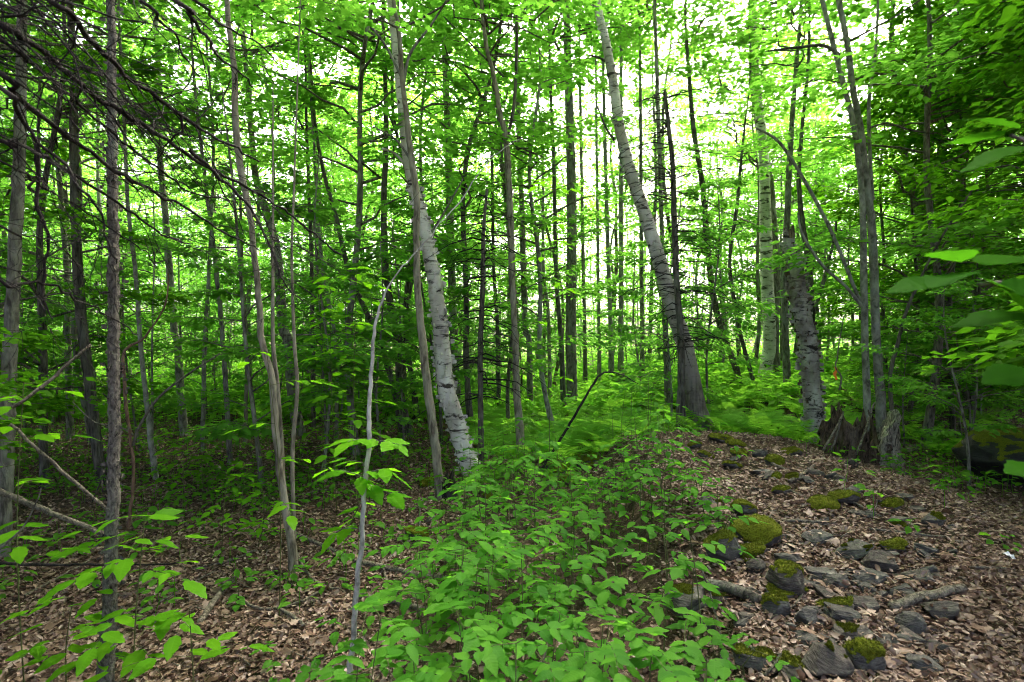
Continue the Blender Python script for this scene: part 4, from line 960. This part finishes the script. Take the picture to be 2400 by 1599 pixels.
stone(1005, 1136, 40, 20, 'small mossy stone near the foot of the peeling birch', .9, False); stone(1008, 1225, 34, 18, 'small bare stone near the lone mossy stone', 0, False)
for px, py, w_, lab in [(1310, 1100, 60, 'mossy stone left of the crest among seedlings'), (1370, 1080, 70, 'dark mossy stone behind the seedlings left of the crest'), (1335, 1128, 50, 'low mossy stone half hidden by seedlings'), (1155, 1165, 46, 'mossy stone right of the peeling birch foot')]:
    stone(px, py, w_, w_*.55, lab, .7, False)
bo = stone(2450, 1085, 280, 170, 'big shade-darkened boulder at the right edge', .5, False, mat=M_BOULDER, deep=.9, sink=.16)
litter(185000, 1.3, 11, .98, .038, 'leaf_litter', 'curled tan and brown dead leaves covering the forest floor')
# ------------------------------------------------------------------ fallen wood
G = True
stick('fallen_log', [(-20, 1145, 13), (92, 1190, 13), (250, 1254, 11)], 'grey fallen pole slanting down to the grey scaly foreground trunk', B_LOG, 3.0, 2.85)
stick('dead_branch', [(212, 808, 5), (150, 862, 7), (90, 915, 8), (28, 958, 8)], 'pale dead branch slanting up right at the left edge above the fallen pole', B_LOG, 2.6, 2.4)
stick('dead_branch', [(25, 994, 7), (85, 1050, 7), (143, 1101, 8), (200, 1150, 8), (252, 1195, 9)], 'grey dead branch slanting down right to the grey scaly trunk', B_LOG, 2.55, 2.7)
stick('bare_twig', [(-10, 1296, 5), (50, 1240, 4), (80, 1190, 3), (95, 1145, 2)], 'curved pale twig at the left edge under the fallen pole', B_TWIG, 2.4, 2.4, 'twig')
stick('fallen_stick', [(-20, 1322, 7), (120, 1324, 6), (250, 1324, 5), (420, 1322, 4)], 'black straight stick lying level across the left foreground', B_DEAD, 3.3, 3.5)
FS = [([(841, 1330, 13), (902, 1346, 13), (980, 1360, 12), (1058, 1372, 10)], 'grey fallen branch entering the shrubs, upper of the two', B_LOG), ([(835, 1412, 15), (927, 1427, 14), (1000, 1450, 12)], 'grey fallen branch entering the shrubs, lower of the two', B_LOG),
      ([(984, 1196, 4), (978, 1260, 5), (930, 1300, 5), (896, 1345, 4)], 'thin twig arching over the litter by the lone mossy stone', B_TWIG), ([(892, 1328, 6), (905, 1370, 7), (907, 1412, 6)], 'short bent twig joining the two fallen branches', B_LOG),
      ([(684, 1259, 8), (740, 1285, 9), (800, 1312, 8), (850, 1335, 6)], 'fallen branch running right from the bent sapling foot', B_LOG), ([(469, 1478, 14), (508, 1420, 15), (548, 1374, 13)], 'short pale log lying left of the bright litter patch', B_LOG),
      ([(560, 1408, 5), (602, 1438, 7), (680, 1432, 8), (785, 1384, 7)], 'curved fallen branch on the litter below the bent sapling', B_LOG), ([(655, 1440, 7), (690, 1465, 8), (712, 1482, 8)], 'short stub of branch below the curved fallen branch', B_LOG),
      ([(690, 1290, 6), (715, 1350, 7), (760, 1385, 6), (800, 1390, 5)], 'forked root-like branch at the foot of the bent sapling', B_LOG), ([(660, 1180, 4), (740, 1160, 5), (780, 1155, 4)], 'pale stick lying behind the bent sapling', B_LOG),
      ([(600, 1300, 4), (520, 1330, 4), (450, 1345, 4)], 'thin stick on the litter left of the bent sapling', B_TWIG), ([(330, 1452, 5), (420, 1400, 5), (500, 1352, 4)], 'thin stick slanting behind the front left seedling', B_TWIG), ([(60, 1410, 6), (150, 1360, 6), (210, 1326, 5)], 'stick slanting on the dim litter left of the grey trunk', B_LOG),
      ([t6(110, 1165)+(25,), t6(230, 1195)+(26,), t6(352, 1232)+(24,)], 'short dark log lying beside the moss-crowned boulder', B_DARK), ([t6(960, 1262)+(20,), t6(1120, 1222)+(24,), t6(1292, 1180)+(18,)], 'weathered log lying across the lower right litter', B_LOG),
      ([t6(470, 850)+(6,), t6(560, 853)+(8,), t6(662, 856)+(8,)], 'short broken stick right of the large moss-capped boulder', B_LOG), ([t6(600, 1090)+(5,), t6(560, 1160)+(6,), t6(525, 1235)+(6,), t6(400, 1312)+(5,)], 'curved pale root-like stick over the stones', B_LOG),
      ([t6(680, 722)+(4,), t6(790, 772)+(5,), t6(912, 832)+(4,)], 'thin pale stick beside the mossy pair of stones', B_TWIG), ([t6(860, 886)+(6,), t6(1040, 905)+(6,), t6(1232, 932)+(4,)], 'long thin stick across the right slope', B_LOG),
      ([t6(492, 672)+(9,), t6(540, 640)+(8,), t6(606, 588)+(5,)], 'forked dead stick on the upper slope', B_LOG), ([t6(770, 1222)+(5,), t6(870, 1300)+(6,), t6(965, 1362)+(5,)], 'thin stick among the lower slabs', B_LOG),
      ([t6(382, 562)+(7,), t6(430, 590)+(7,), t6(482, 612)+(5,)], 'short grey stick near the crest stones', B_LOG), ([t6(376, 1568)+(9,), t6(430, 1525)+(8,), t6(492, 1482)+(7,)], 'tan stick at the bottom edge by the rounded stone', B_LOG),
      ([t6(690, 520)+(6,), t6(800, 522)+(6,), t6(905, 516)+(5,)], 'stick lying in front of the rotten stump', B_LOG), ([t6(905, 490)+(6,), t6(960, 560)+(6,), t6(1010, 610)+(4,)], 'dark stick running right from the stump', B_DARK), ([t6(1320, 1062)+(5,), t6(1420, 1070)+(5,), t6(1530, 1082)+(4,)], 'thin stick on the dim litter at the right edge', B_LOG),
      ([t6(20, 1290)+(12,), t6(90, 1262)+(12,), t6(170, 1235)+(10,)], 'dark stick lying at the edge of the foreground shrubs', B_DARK), ([t6(410, 640)+(4,), t6(470, 690)+(4,), t6(530, 720)+(3,)], 'thin twig below the crest stick', B_TWIG)]
for pts, lab, bk in FS: stick('fallen_branch', pts, lab, bk, on_ground=G)
for i in range(70):
    side = i % 2; px, py = (R.uniform(250, 1000), R.uniform(1180, 1580)) if side else t6(R.uniform(100, 1450), R.uniform(520, 1540)); a = R.uniform(0, 6.28); l = R.uniform(25, 80)
    stick('fallen_twig', [(px, py, 3), (px+l*.5*math.cos(a)+4, min(py+l*.25*math.sin(a)+3, 1596), 2.6), (px+l*math.cos(a), min(py+l*.5*math.sin(a), 1596), 1.8)], 'small bare twig lying on the litter ' + ('of the left floor' if side else 'of the stony mound'), R.choice([B_TWIG, B_LOG]), cat='twig', group='small twigs on the '+('left floor' if side else 'mound'), on_ground=True, k=5)
stick('bent_sapling', [(1270, 1100, 6), (1336, 994, 6), (1402, 882, 5), (1417, 873, 4), (1450, 876, 3), (1495, 900, 2)], 'black bent stem slanting up right in front of the ferns at centre', B_DEAD, 6.0, 6.0, 'sapling')
stick('upright_twig', [(1262, 1600, 6), (1272, 1550, 5), (1285, 1500, 4)], 'pale straight twig poking up through the front shrubs', B_LOG, 1.95, 2.0, 'twig')
stick('dry_stem', [t6(90, 1050)+(4,), t6(150, 1240)+(4,), t6(180, 1372)+(3,)], 'thin dry stem drooping beside the big half-hidden boulder', B_TWIG, 2.75, 2.6, 'twig')
# charred little stump by the tan sapling
cp = hit(1050, 1170); m = MB(); n = 14; aa = np.linspace(0, 2*PI, n, endpoint=False)
lv = []
for j, (rr, z_) in enumerate([(.13, -.05), (.10, .05), (.085, .15), (.08, .22), (.045, .17), (.02, .08)]):
    lv.append(np.stack([rr*np.cos(aa)*(1+.15*rng.normal(0, 1, n)), rr*np.sin(aa)*(1+.15*rng.normal(0, 1, n)), z_+(.05 if 2 < j < 4 else .012)*rng.normal(0, 1, n)], -1))
i_ = np.arange(n); m.add(np.concatenate(lv), [np.stack([k*n+i_, k*n+np.roll(i_, -1), (k+1)*n+np.roll(i_, -1), (k+1)*n+i_], -1) for k in range(5)])
tag(link('small_stump', m.mesh('small_stump', B_DEAD), None, cp), 'small blackened stump at the foot of the slim tan sapling', 'stump')
# white scrap
wp = hit(2362, 1318); m = MB(); gg = np.stack(np.meshgrid(np.linspace(-.02, .02, 6), np.linspace(-.025, .025, 6)), -1).reshape(-1, 2); zz = .02+.006*rng.normal(0, 1, 36)
ig = np.arange(36).reshape(6, 6); m.add(np.column_stack([gg, zz]), [np.stack([ig[:-1, :-1], ig[:-1, 1:], ig[1:, 1:], ig[1:, :-1]], -1).reshape(-1, 4)])
so = tag(link('paper_scrap', m.mesh('paper_scrap', M_PAPER), None, wp+Vector((0, 0, .02))), 'crumpled white scrap on the dim litter at the right', 'scrap'); so.rotation_euler = (.5, .1, .4)

# ------------------------------------------------------------------ plants with single leaves
def near_leaf(seed, wr=.27, curl=.18, fold=.10, stn=9, ser=.012):
    q = np.random.default_rng(seed); u = np.linspace(0, 1, stn)
    wd = wr*(np.sin(PI*u**.82))**.85*(1-.25*u)+.004; wd[-1] = .002
    z = curl*(.35*u-u**2)+.01*np.sin(u*9+seed)
    rows = []; uv = []
    tw = q.normal(0, .12)
    for k, s in enumerate((-1, -.55, 0, .55, 1)):
        yy = s*wd*(1+(ser*8*((np.arange(stn) % 2)*2-1) if abs(s) == 1 else 0)); zz = z+fold*np.abs(s)*wd*2*(1-.9*abs(s)*.6)+tw*s*wd*u+.008*np.sin(u*14)*abs(s)
        rows.append(np.stack([u-.04*abs(s), yy, zz], -1)); uv.append(np.stack([u, s*wd/wr*.5, 0*u], -1))
    V = np.stack(rows, 1).reshape(-1, 3); g = np.arange(stn*5).reshape(stn, 5)
    f = np.stack([g[:-1, :-1], g[1:, :-1], g[1:, 1:], g[:-1, 1:]], -1).reshape(-1, 4)
    m = MB(); m.add(V, [f], np.full(len(V), q.random()), np.stack(uv, 1).reshape(-1, 3)); return m
OVATE = [near_leaf(i, .31, .10+.07*(i % 4), .08+.03*(i % 3)) for i in range(6)]
M_OV = [m.mesh('leaf', L_SHRUB, True) for m in OVATE]
M_BE = [near_leaf(20+i, .25, .08+.06*(i % 4), .06).mesh('leaf', L_NEAR, True) for i in range(5)]
M_BIG = [near_leaf(40+i, .42, .10+.05*i, .07, 13, .010).mesh('leaf', L_BIG, True) for i in range(4)]
Rp = random.Random(21)
def put_leaf(root, me, p, d, n, s):
    d = d.normalized(); b = n.cross(d).normalized(); n2 = d.cross(b)
    M = Matrix((d, b, n2)).transposed()
    o = bpy.data.objects.new('leaf', me); COL.objects.link(o); o.parent = root
    o.rotation_mode = 'QUATERNION'; o.rotation_quaternion = M.to_quaternion(); o.location = p; o.scale = (s, s*Rp.uniform(.9, 1.15), s)
    return o
def rn(t): return Vector((Rp.gauss(0, t), Rp.gauss(0, t), 1))
def plant(x, y, h, name, label, cat, group, style, leaf=.085, n=None, mats=None, bark=B_STEM, lean=(0, 0)):
    z0 = g1(x, y); root = empty(name, (x, y, z0), label, cat, group)
    mats = mats or M_OV; m = MB()
    top = Vector((lean[0]+Rp.gauss(0, .04), lean[1]+Rp.gauss(0, .04), h))
    sp = [Vector((0, 0, -.05)), top*.5+Vector((Rp.gauss(0, .02), Rp.gauss(0, .02), 0)), top]
    A, ra = resample(sp, [.0036, .0028, .0014], .05); tubes(m, A[None], ra[None], 5)
    def at(t): return Vector(A[min(len(A)-1, int(t*(len(A)-1)))])
    a0 = Rp.random()*6.28
    if style == 'ash':
        nn = n or Rp.randint(4, 6)
        for j in range(nn):
            t = 1-.55*(j//2)/max(1, nn/2); a = a0+(j % 2)*PI+(j//2)*PI/2+Rp.uniform(-.3, .3); L = Rp.uniform(.17, .25)*(leaf/.085)
            if j == nn-1 and nn % 2: pass
            hd = Vector((math.cos(a), math.sin(a), 0)); up = Rp.uniform(.25, .7); b = at(t)
            def rp(s): return b+hd*(L*s)+Vector((0, 0, L*(up*s-.55*s*s)))
            tubes(m, np.array([[tuple(rp(s)) for s in (0, .35, .7, 1)]]), np.array([[.0015, .0013, .0011, .0008]]), 4)
            sd_ = Vector((-hd.y, hd.x, 0)); npair = Rp.choice((2, 3, 3))
            for k in range(npair):
                s = .42+.5*k/npair; sz = leaf*Rp.uniform(.8, 1.08)*(.8+.25*k/npair)
                for sg in (-1, 1):
                    put_leaf(root, Rp.choice(mats), rp(s), sd_*sg+hd*Rp.uniform(.25, .6)+Vector((0, 0, Rp.uniform(-.25, .05))), rn(.16), sz)
            put_leaf(root, Rp.choice(mats), rp(1), hd+Vector((0, 0, up-1.0)), rn(.12), leaf*Rp.uniform(.95, 1.2))
    else:   # alternate leaves in flat layers on side shoots
        nn = n or Rp.randint(5, 8)
        for j in range(nn):
            t = .35+.65*(j+1)/nn; a = a0+j*2.4+Rp.uniform(-.4, .4); L = Rp.uniform(.13, .26)*(1.25-.5*t)*(leaf/.085); b = at(t)
            hd = Vector((math.cos(a), math.sin(a), 0)); up = Rp.uniform(.0, .4); sd_ = Vector((-hd.y, hd.x, 0))
            def rp(s): return b+hd*(L*s)+Vector((0, 0, L*(up*s-.3*s*s)))
            tubes(m, np.array([[tuple(rp(s)) for s in (0, .35, .7, 1)]]), np.array([[.0015, .0013, .0011, .0008]]), 4)
            for k in range(Rp.randint(2, 4)):
                s = .3+.65*k/4; sg = 1 if k % 2 else -1
                put_leaf(root, Rp.choice(mats), rp(s), sd_*sg*.9+hd*Rp.uniform(.4, .9)+Vector((0, 0, Rp.uniform(-.3, .05))), rn(.18), leaf*Rp.uniform(.55, 1.15))
            put_leaf(root, Rp.choice(mats), rp(1), hd+Vector((0, 0, -.25)), rn(.15), leaf*Rp.uniform(.9, 1.2))
    link('stem', m.mesh('stem', bark, True), root); return root
def zone(x, y):
    px = 1200+F*x/y
    row = 'in the front row' if y < 2.05 else 'in the second row' if y < 2.5 else 'in the third row' if y < 3.05 else 'in the middle row' if y < 3.6 else 'behind the middle row' if y < 4.2 else 'in the back row' if y < 5.0 else 'in the last row'
    col = 'by the pale sapling' if px < 980 else 'at the left' if px < 1120 else 'left of centre' if px < 1250 else 'right of centre' if px < 1400 else 'by the boulder' if y < 3.6 else 'below the crest'
    return row+' '+col
sx_ = []
def shrubs(n, y0, y1, xa, xb, hr, md, style_p, leaf):
    c = 0; tr = 0
    while c < n and tr < 4000:
        tr += 1; y = Rp.uniform(y0, y1); x = Rp.uniform(xa(y), xb(y))
        if any((x-a)**2+(y-b)**2 < md*md for a, b in sx_): continue
        cl_ = float(wob(x*2.6, y*2.0, 1.0, 2.0))
        if cl_ < -.28: continue
        sx_.append((x, y)); c += 1; st = 'ash' if Rp.random() < style_p else 'alt'
        h = Rp.uniform(*hr)*(1+.35*max(-.5, min(.8, cl_)))
        plant(x, y, h, 'ash_seedling' if st == 'ash' else 'leafy_seedling', ('seedling with paired leaflets ' if st == 'ash' else 'oval-leaved seedling ')+zone(x, y), 'seedling', 'seedlings of the foreground thicket', st, leaf*Rp.uniform(.85, 1.1))
shrubs(38, 1.72, 2.35, lambda y: -.50, lambda y: .62, (.45, .68), .13, .75, .076)
shrubs(40, 2.35, 3.05, lambda y: -.42, lambda y: .80, (.50, .80), .16, .75, .076)
shrubs(42, 3.05, 4.0, lambda y: -.42, lambda y: .95, (.48, .82), .19, .6, .078)
shrubs(54, 4.0, 6.2, lambda y: -.45, lambda y: 1.25+.12*(y-4), (.40, .78), .23, .5, .078)
for px, py in [(1350, 1180), (1420, 1160), (1520, 1150), (1600, 1140), (1660, 1170), (1560, 1220), (1480, 1130), (1640, 1110), (1700, 1240), (1690, 1190)]:
    p = hit(px, py+60); plant(p.x, p.y, Rp.uniform(.22, .38), 'leafy_seedling', 'low bright seedling on the left shoulder of the stony mound', 'seedling', 'seedlings on the mound shoulder', 'alt', .075)
for px, py in [(1650, 1480), (1700, 1560), (1640, 1590), (1720, 1500), (1760, 1590)]:
    p = hit(px, min(py+40, 1640)); plant(p.x, p.y, Rp.uniform(.12, .24), 'leafy_seedling', 'small seedling among the stones at the bottom of the bank', 'seedling', 'seedlings among the bottom stones', 'ash', .06, n=3)
# left foreground beech seedling and its neighbours
plant(-1.62, 2.42, .86, 'beech_seedling', 'bright leafy beech seedling in front of the grey scaly trunk', 'seedling', None, 'alt', .12, n=17, mats=M_BE, lean=(-.06, .02))
plant(-1.30, 2.35, .55, 'beech_seedling', 'low beech seedling at the bottom edge right of the grey scaly trunk', 'seedling', None, 'alt', .11, n=6, mats=M_BE)
plant(-1.95, 2.5, .48, 'beech_seedling', 'low beech seedling at the bottom edge left of the grey scaly trunk', 'seedling', None, 'alt', .11, n=5, mats=M_BE)
for px, py, h, lf, lab in [(430, 1190, .75, .105, 'beech seedling with layered leaves behind the grey scaly trunk'), (600, 1290, .5, .09, 'dim bushy seedling left of the bent sapling foot'), (520, 1290, .55, .09, 'dim bushy seedling in the dark hollow'), (560, 1240, .6, .09, 'dim bushy seedling at the back of the dark hollow'),
                           (480, 1170, .7, .1, 'seedling with flat layered leaves left of the dark hollow'), (640, 1200, .6, .1, 'seedling with flat layered leaves behind the bent sapling'), (330, 1290, .3, .09, 'little seedling right of the grey scaly trunk'), (700, 1110, .75, .1, 'leafy seedling right of the bent sapling'), (780, 1130, .6, .1, 'leafy seedling behind the pale arching sapling'),
                           (560, 1420, .14, .06, 'tiny seedling by the short pale log'), (700, 1370, .16, .06, 'tiny seedling at the foot of the bent sapling'), (760, 1570, .2, .075, 'small dark seedling at the bottom edge left of the pale sapling'), (640, 1560, .12, .06, 'tiny seedling on the litter at the bottom edge'), (900, 1500, .2, .07, 'small seedling beside the lower fallen branch'), (930, 1390, .16, .065, 'small seedling between the two fallen branches')]:
    p = hit(px, min(py, 1590)); plant(p.x, p.y, h, 'beech_seedling', lab, 'seedling', None, 'alt', lf, n=4 if h < .25 else 9, mats=M_BE if h > .4 else M_OV)
# leaves of the pale arching sapling
def leafy_shoot(root, d, pts, n, size, mats, spread=.9, name='shoot', d1=None):
    base = root.location; P = [pix(p[0], p[1], d+((d1 or d)-d)*i/(len(pts)-1))-base for i, p in enumerate(pts)]
    A, ra = resample(P, [.0022]*(len(P)-1)+[.001], .03); m = MB(); tubes(m, A[None], ra[None], 5); link(name, m.mesh(name, B_TWIG, True), root)
    for j in range(n):
        t = .35+.65*j/max(1, n-1); k = min(len(A)-2, int(t*(len(A)-1))); p = Vector(A[k]); dv = Vector(A[k+1]-A[k]).normalized(); dv.z *= .3
        sd_ = Vector((-dv.y, dv.x, 0)).normalized()*(1 if j % 2 else -1)
        put_leaf(root, Rp.choice(mats), p, (sd_*spread if j < n-1 else Vector((0, 0, 0)))+dv*.8+Vector((0, 0, Rp.uniform(-.35, 0))), rn(.2), size*Rp.uniform(.8, 1.15))
for pts in [[(858, 1120), (810, 1105), (760, 1100)], [(858, 1110), (900, 1100), (925, 1115)], [(857, 1100), (850, 1085), (790, 1075)], [(856, 1130), (890, 1150), (935, 1165)], [(855, 1160), (840, 1190), (820, 1230)], [(866, 1030), (900, 1035), (935, 1042)], [(866, 1035), (845, 1030), (815, 1035)], [(854, 1140), (845, 1120), (850, 1125)], [(850, 1240), (800, 1240), (775, 1265)]]:
    leafy_shoot(rsp, dsp, pts, 4, .125, M_BE, d1=dsp-Rp.uniform(-.12, .2))
# beech sprays hanging in the middle distance beside the pale sapling
def spray_sapling(px, d, h, label, n=7, leaf=.12):
    x = (px-1200)/F*d; plant(x, d, h, 'beech_sapling', label, 'sapling', None, 'alt', leaf, n=n, mats=M_BE)
spray_sapling(655, 3.3, 1.55, 'thin sapling with a flat leafy top just right of the bent sapling', 5, .12)
spray_sapling(845, 4.6, 2.2, 'leafy sapling with layered sprays at eye level left of the peeling birch', 22, .13)
spray_sapling(790, 5.3, 2.2, 'leafy sapling with layered sprays farther left of the peeling birch', 22, .13)
spray_sapling(760, 6.0, 2.0, 'leafy sapling with layered sprays between the bent sapling and the peeling birch', 18, .13)
spray_sapling(60, 2.6, 1.42, 'leafy sapling at the left edge below the dead limbs', 10, .12)
spray_sapling(1290, 5.6, 3.2, 'tall thin sapling whose leaves hang beside the Y-forked tree', 12, .13)
# broad-leaved branches reaching in from the right
def side_bush():
    x0 = 1.35; y0 = 1.05; root = empty('hobblebush', (x0, y0, g1(x0, y0)), 'broad-leaved bush reaching in close at the right edge', 'shrub')
    m = MB(); 
    for pts in [[(x0, y0, -.1), (1.30, 1.0, .8), (1.22, 1.02, 1.45), (1.02, 1.05, 1.9), (.92, 1.05, 1.98)], [(x0, y0, -.1), (1.36, 1.05, .7), (1.2, 1.05, 1.3), (.95, 1.02, 1.66), (.82, 1.0, 1.70)], [(x0, y0, .2), (1.25, 1.1, .9), (1.1, 1.1, 1.35)]]:
        A, ra = resample([Vector(p)-root.location for p in pts], [.008]*(len(pts)-1)+[.003], .05); tubes(m, A[None], ra[None], 6)
    link('stem', m.mesh('stem', B_TWIG, True), root)
    for px, py, dx, dz, s, d, n in [(2345, 320, -1, -.05, .15, 1.02, 0), (2385, 300, -.8, .3, .13, 1.0, 1), (2400, 345, -.9, -.25, .14, 1.1, 2), (2430, 280, .2, .3, .14, 1.0, 3), (2230, 655, -1, -.15, .14, 1.05, 0), (2265, 640, -.9, -.2, .13, 1.0, 1), (2300, 650, .6, -.35, .15, 1.0, 2), (2250, 612, -.6, .15, .14, 1.08, 3), (2350, 675, .9, -.1, .15, .98, 0), (2310, 620, .9, .25, .15, 1.08, 1), (2420, 740, -1, -.05, .16, 1.0, 2), (2440, 880, -1, .02, .15, 1.0, 3), (2470, 1105, -1, .05, .13, 1.1, 0)]:
        p = pix(px, py, d)-root.location; put_leaf(root, M_BIG[n], p, Vector((dx, Rp.uniform(-.5, .3), dz)), Vector((Rp.gauss(0, .25), -.22+Rp.gauss(0, .2), 1)), s*.82)
side_bush()
# ------------------------------------------------------------------ dead conifer limbs, upper left
dx0, dy0 = -2.35, 1.75
rdl = empty('dead_spruce', (dx0, dy0, g1(dx0, dy0)), 'dead conifer reaching bare black limbs across the upper left', 'dead tree')
m = MB(); A, ra = resample([Vector((0, 0, -.2)), Vector((.03, 0, 2)), Vector((0, .04, 4)), Vector((.02, 0, 6.5))], [.11, .09, .07, .03], .1); tubes(m, A[None], noisy_radius(ra, 12, 3, .08)[None], 12); link('trunk', m.mesh('trunk', B_DEAD, True), rdl)
def limb(pts, w_, d0, d1, seed, ntw=16, tl=.30):
    pts = [(x/1.96, y/1.96) for x, y in pts]; n = len(pts)
    ds = [d0+(d1-d0)*i/(n-1) for i in range(n)]; P = [pix(p[0], p[1], q)-rdl.location for p, q in zip(pts, ds)]
    # root the limb in the trunk when it starts at the frame's edge
    r = [.72*w_/2/F*ds[i]*(1-.72*i/(n-1)) for i in range(n)]
    if pts[0][0] < 8 or pts[0][1] < 8:
        s0 = P[0]; tz = min(max(s0.z+.25+abs(s0.x)*.35, .5), 6.2); P.insert(0, (s0+Vector((.0, 0, tz)))*.5); r.insert(0, r[0]*1.15); P.insert(0, Vector((0, 0, tz))); r.insert(0, r[0]*1.2)
    A, ra = resample(P, r, .025); q = np.random.default_rng(seed); A = A+q.normal(0, .0035, A.shape)
    ra = ra*(1+.25*(q.random(len(ra)) < .12))
    m = MB(); tubes(m, A[None], noisy_radius(ra, 7, seed, .14)[None], 7); bo_ = link('branch', m.mesh('branch', B_DEAD, True), rdl)
    # twigs follow the limb, splaying and drooping
    i = q.integers(len(A)//4, len(A)-2, ntw); T = A[np.minimum(i+2, len(A)-1)]-A[i]; T /= np.linalg.norm(T, axis=1, keepdims=True)+1e-9
    L = tl*(.3+q.random(ntw)); s = np.linspace(0, 1, 7); off = q.normal(0, .50, (ntw, 3)); off[:, 1] *= .9
    D = T+off; D /= np.linalg.norm(D, axis=1, keepdims=True)
    TP_ = A[i][:, None]+D[:, None]*(L[:, None]*s)[..., None]; TP_[:, :, 2] -= (.20*L)[:, None]*s**2; TP_[:, 1:] += q.normal(0, .006, (ntw, 6, 3))
    m = MB(); tubes(m, TP_, (np.clip(ra[i]*.42, .0012, .005))[:, None]*(1-.65*s), 4)
    ns = ntw*3; k = np.repeat(np.arange(ntw), 3); j = q.integers(1, 6, ns); D2 = D[k]+q.normal(0, .55, (ns, 3)); L2 = L[k]*.45*q.random(ns)+.02; s2 = np.linspace(0, 1, 4)
    T2 = TP_[k, j][:, None]+D2[:, None]*(L2[:, None]*s2)[..., None]; T2[:, 1:] += q.normal(0, .004, (ns, 3, 3)); tubes(m, T2, np.full((ns, 4), .0013)*(1-.5*s2), 3)
    tag(link('twigs', m.mesh('twigs', B_DEAD), bo_), kind='stuff')
limb([(0, 110), (100, 165), (230, 265), (340, 360), (440, 450), (600, 540), (740, 625), (870, 715), (1000, 790), (1130, 860), (1300, 960), (1568, 1180)], 21, 1.45, 2.6, 1, 34, .42)
limb([(200, -10), (330, 70), (400, 170), (520, 290), (600, 370), (730, 450), (830, 530), (930, 600), (1080, 680), (1190, 740)], 20, 1.5, 2.3, 2, 30, .40)
limb([(0, 330), (60, 430), (170, 510), (280, 610), (380, 680), (500, 770), (640, 850), (760, 910), (880, 970), (1000, 1050), (1190, 1150)], 18, 1.5, 2.3, 3, 28, .35)
limb([(10, 640), (60, 650), (180, 710), (280, 770), (400, 850), (520, 920), (650, 1010), (770, 1090), (870, 1130)], 15, 1.5, 2.2, 4, 22, .32)
limb([(0, 400), (70, 480), (110, 570), (190, 660), (300, 770), (370, 870), (430, 930), (480, 1030), (510, 1170), (530, 1210)], 15, 1.4, 1.8, 5, 20, .30)
limb([(620, -10), (720, 90), (800, 160), (840, 260), (900, 330), (960, 430)], 11, 1.7, 2.1, 6, 18, .35)
limb([(780, -10), (870, 80), (960, 190), (1010, 260), (1100, 330), (1160, 400)], 15, 1.7, 2.2, 7, 18, .30)
limb([(870, -10), (960, 80), (1060, 140), (1170, 190), (1250, 260), (1310, 330)], 11, 1.8, 2.2, 8, 16, .30)
limb([(0, 180), (130, 280), (250, 380), (330, 440), (430, 540), (560, 650), (720, 770), (870, 880), (1050, 920), (1110, 945)], 13, 1.5, 2.4, 9, 26, .35)
limb([(0, 1280), (100, 1300), (240, 1310), (350, 1370), (470, 1430), (630, 1540)], 11, 1.6, 2.2, 10, 8, .2)
limb([(175, 640), (175, 850), (190, 1000), (225, 1120), (200, 1270), (200, 1370), (240, 1470)], 14, 1.9, 1.95, 11, 10, .25)
limb([(830, 540), (832, 600), (780, 650), (740, 700), (710, 765)], 9, 2.0, 2.05, 12, 8, .15)
limb([(870, 700), (960, 770), (1040, 850), (1150, 960), (1230, 1110), (1300, 1290), (1390, 1385)], 13, 2.1, 2.3, 13, 14, .20)
limb([(0, 740), (100, 790), (200, 860), (400, 980), (600, 1110), (680, 1170), (720, 1250)], 8, 1.6, 2.2, 14, 14, .25)
limb([(0, 1040), (120, 1080), (240, 1110), (330, 1190), (430, 1340)], 7, 1.6, 2.0, 15, 10, .22)
limb([(60, -10), (200, 60), (330, 180), (460, 320), (600, 470), (720, 560), (900, 640)], 9, 1.6, 2.2, 16, 22, .35)
limb([(0, 20), (120, 110), (260, 170), (420, 330), (520, 440), (700, 640), (800, 780), (900, 900)], 8, 1.5, 2.2, 17, 20, .32)
print('objects', len(bpy.data.objects), 'tris', sum(len(m_.loop_triangles) or len(m_.polygons)*2 for m_ in bpy.data.meshes))

# ------------------------------------------------------------------ labels: tell look-alikes apart by their order
ORD = ['leftmost', 'second from left', 'third from left', 'fourth from left', 'fifth from left', 'sixth from left', 'seventh from left', 'eighth from left', 'ninth from left', 'tenth from left']
by = {}
for o in bpy.data.objects:
    if o.parent is None and 'label' in o.keys() and o.get('group'): by.setdefault(o['label'], []).append(o)
for lab, os_ in by.items():
    if len(os_) < 2 or len(os_) > 10 or 'outside the view' in lab: continue
    os_.sort(key=lambda o: o.location.x/max(o.location.y, .1))
    for i, o in enumerate(os_):
        t = lab+', '+('rightmost' if i == len(os_)-1 else ORD[i])
        if len(t.split()) <= 16: o['label'] = t
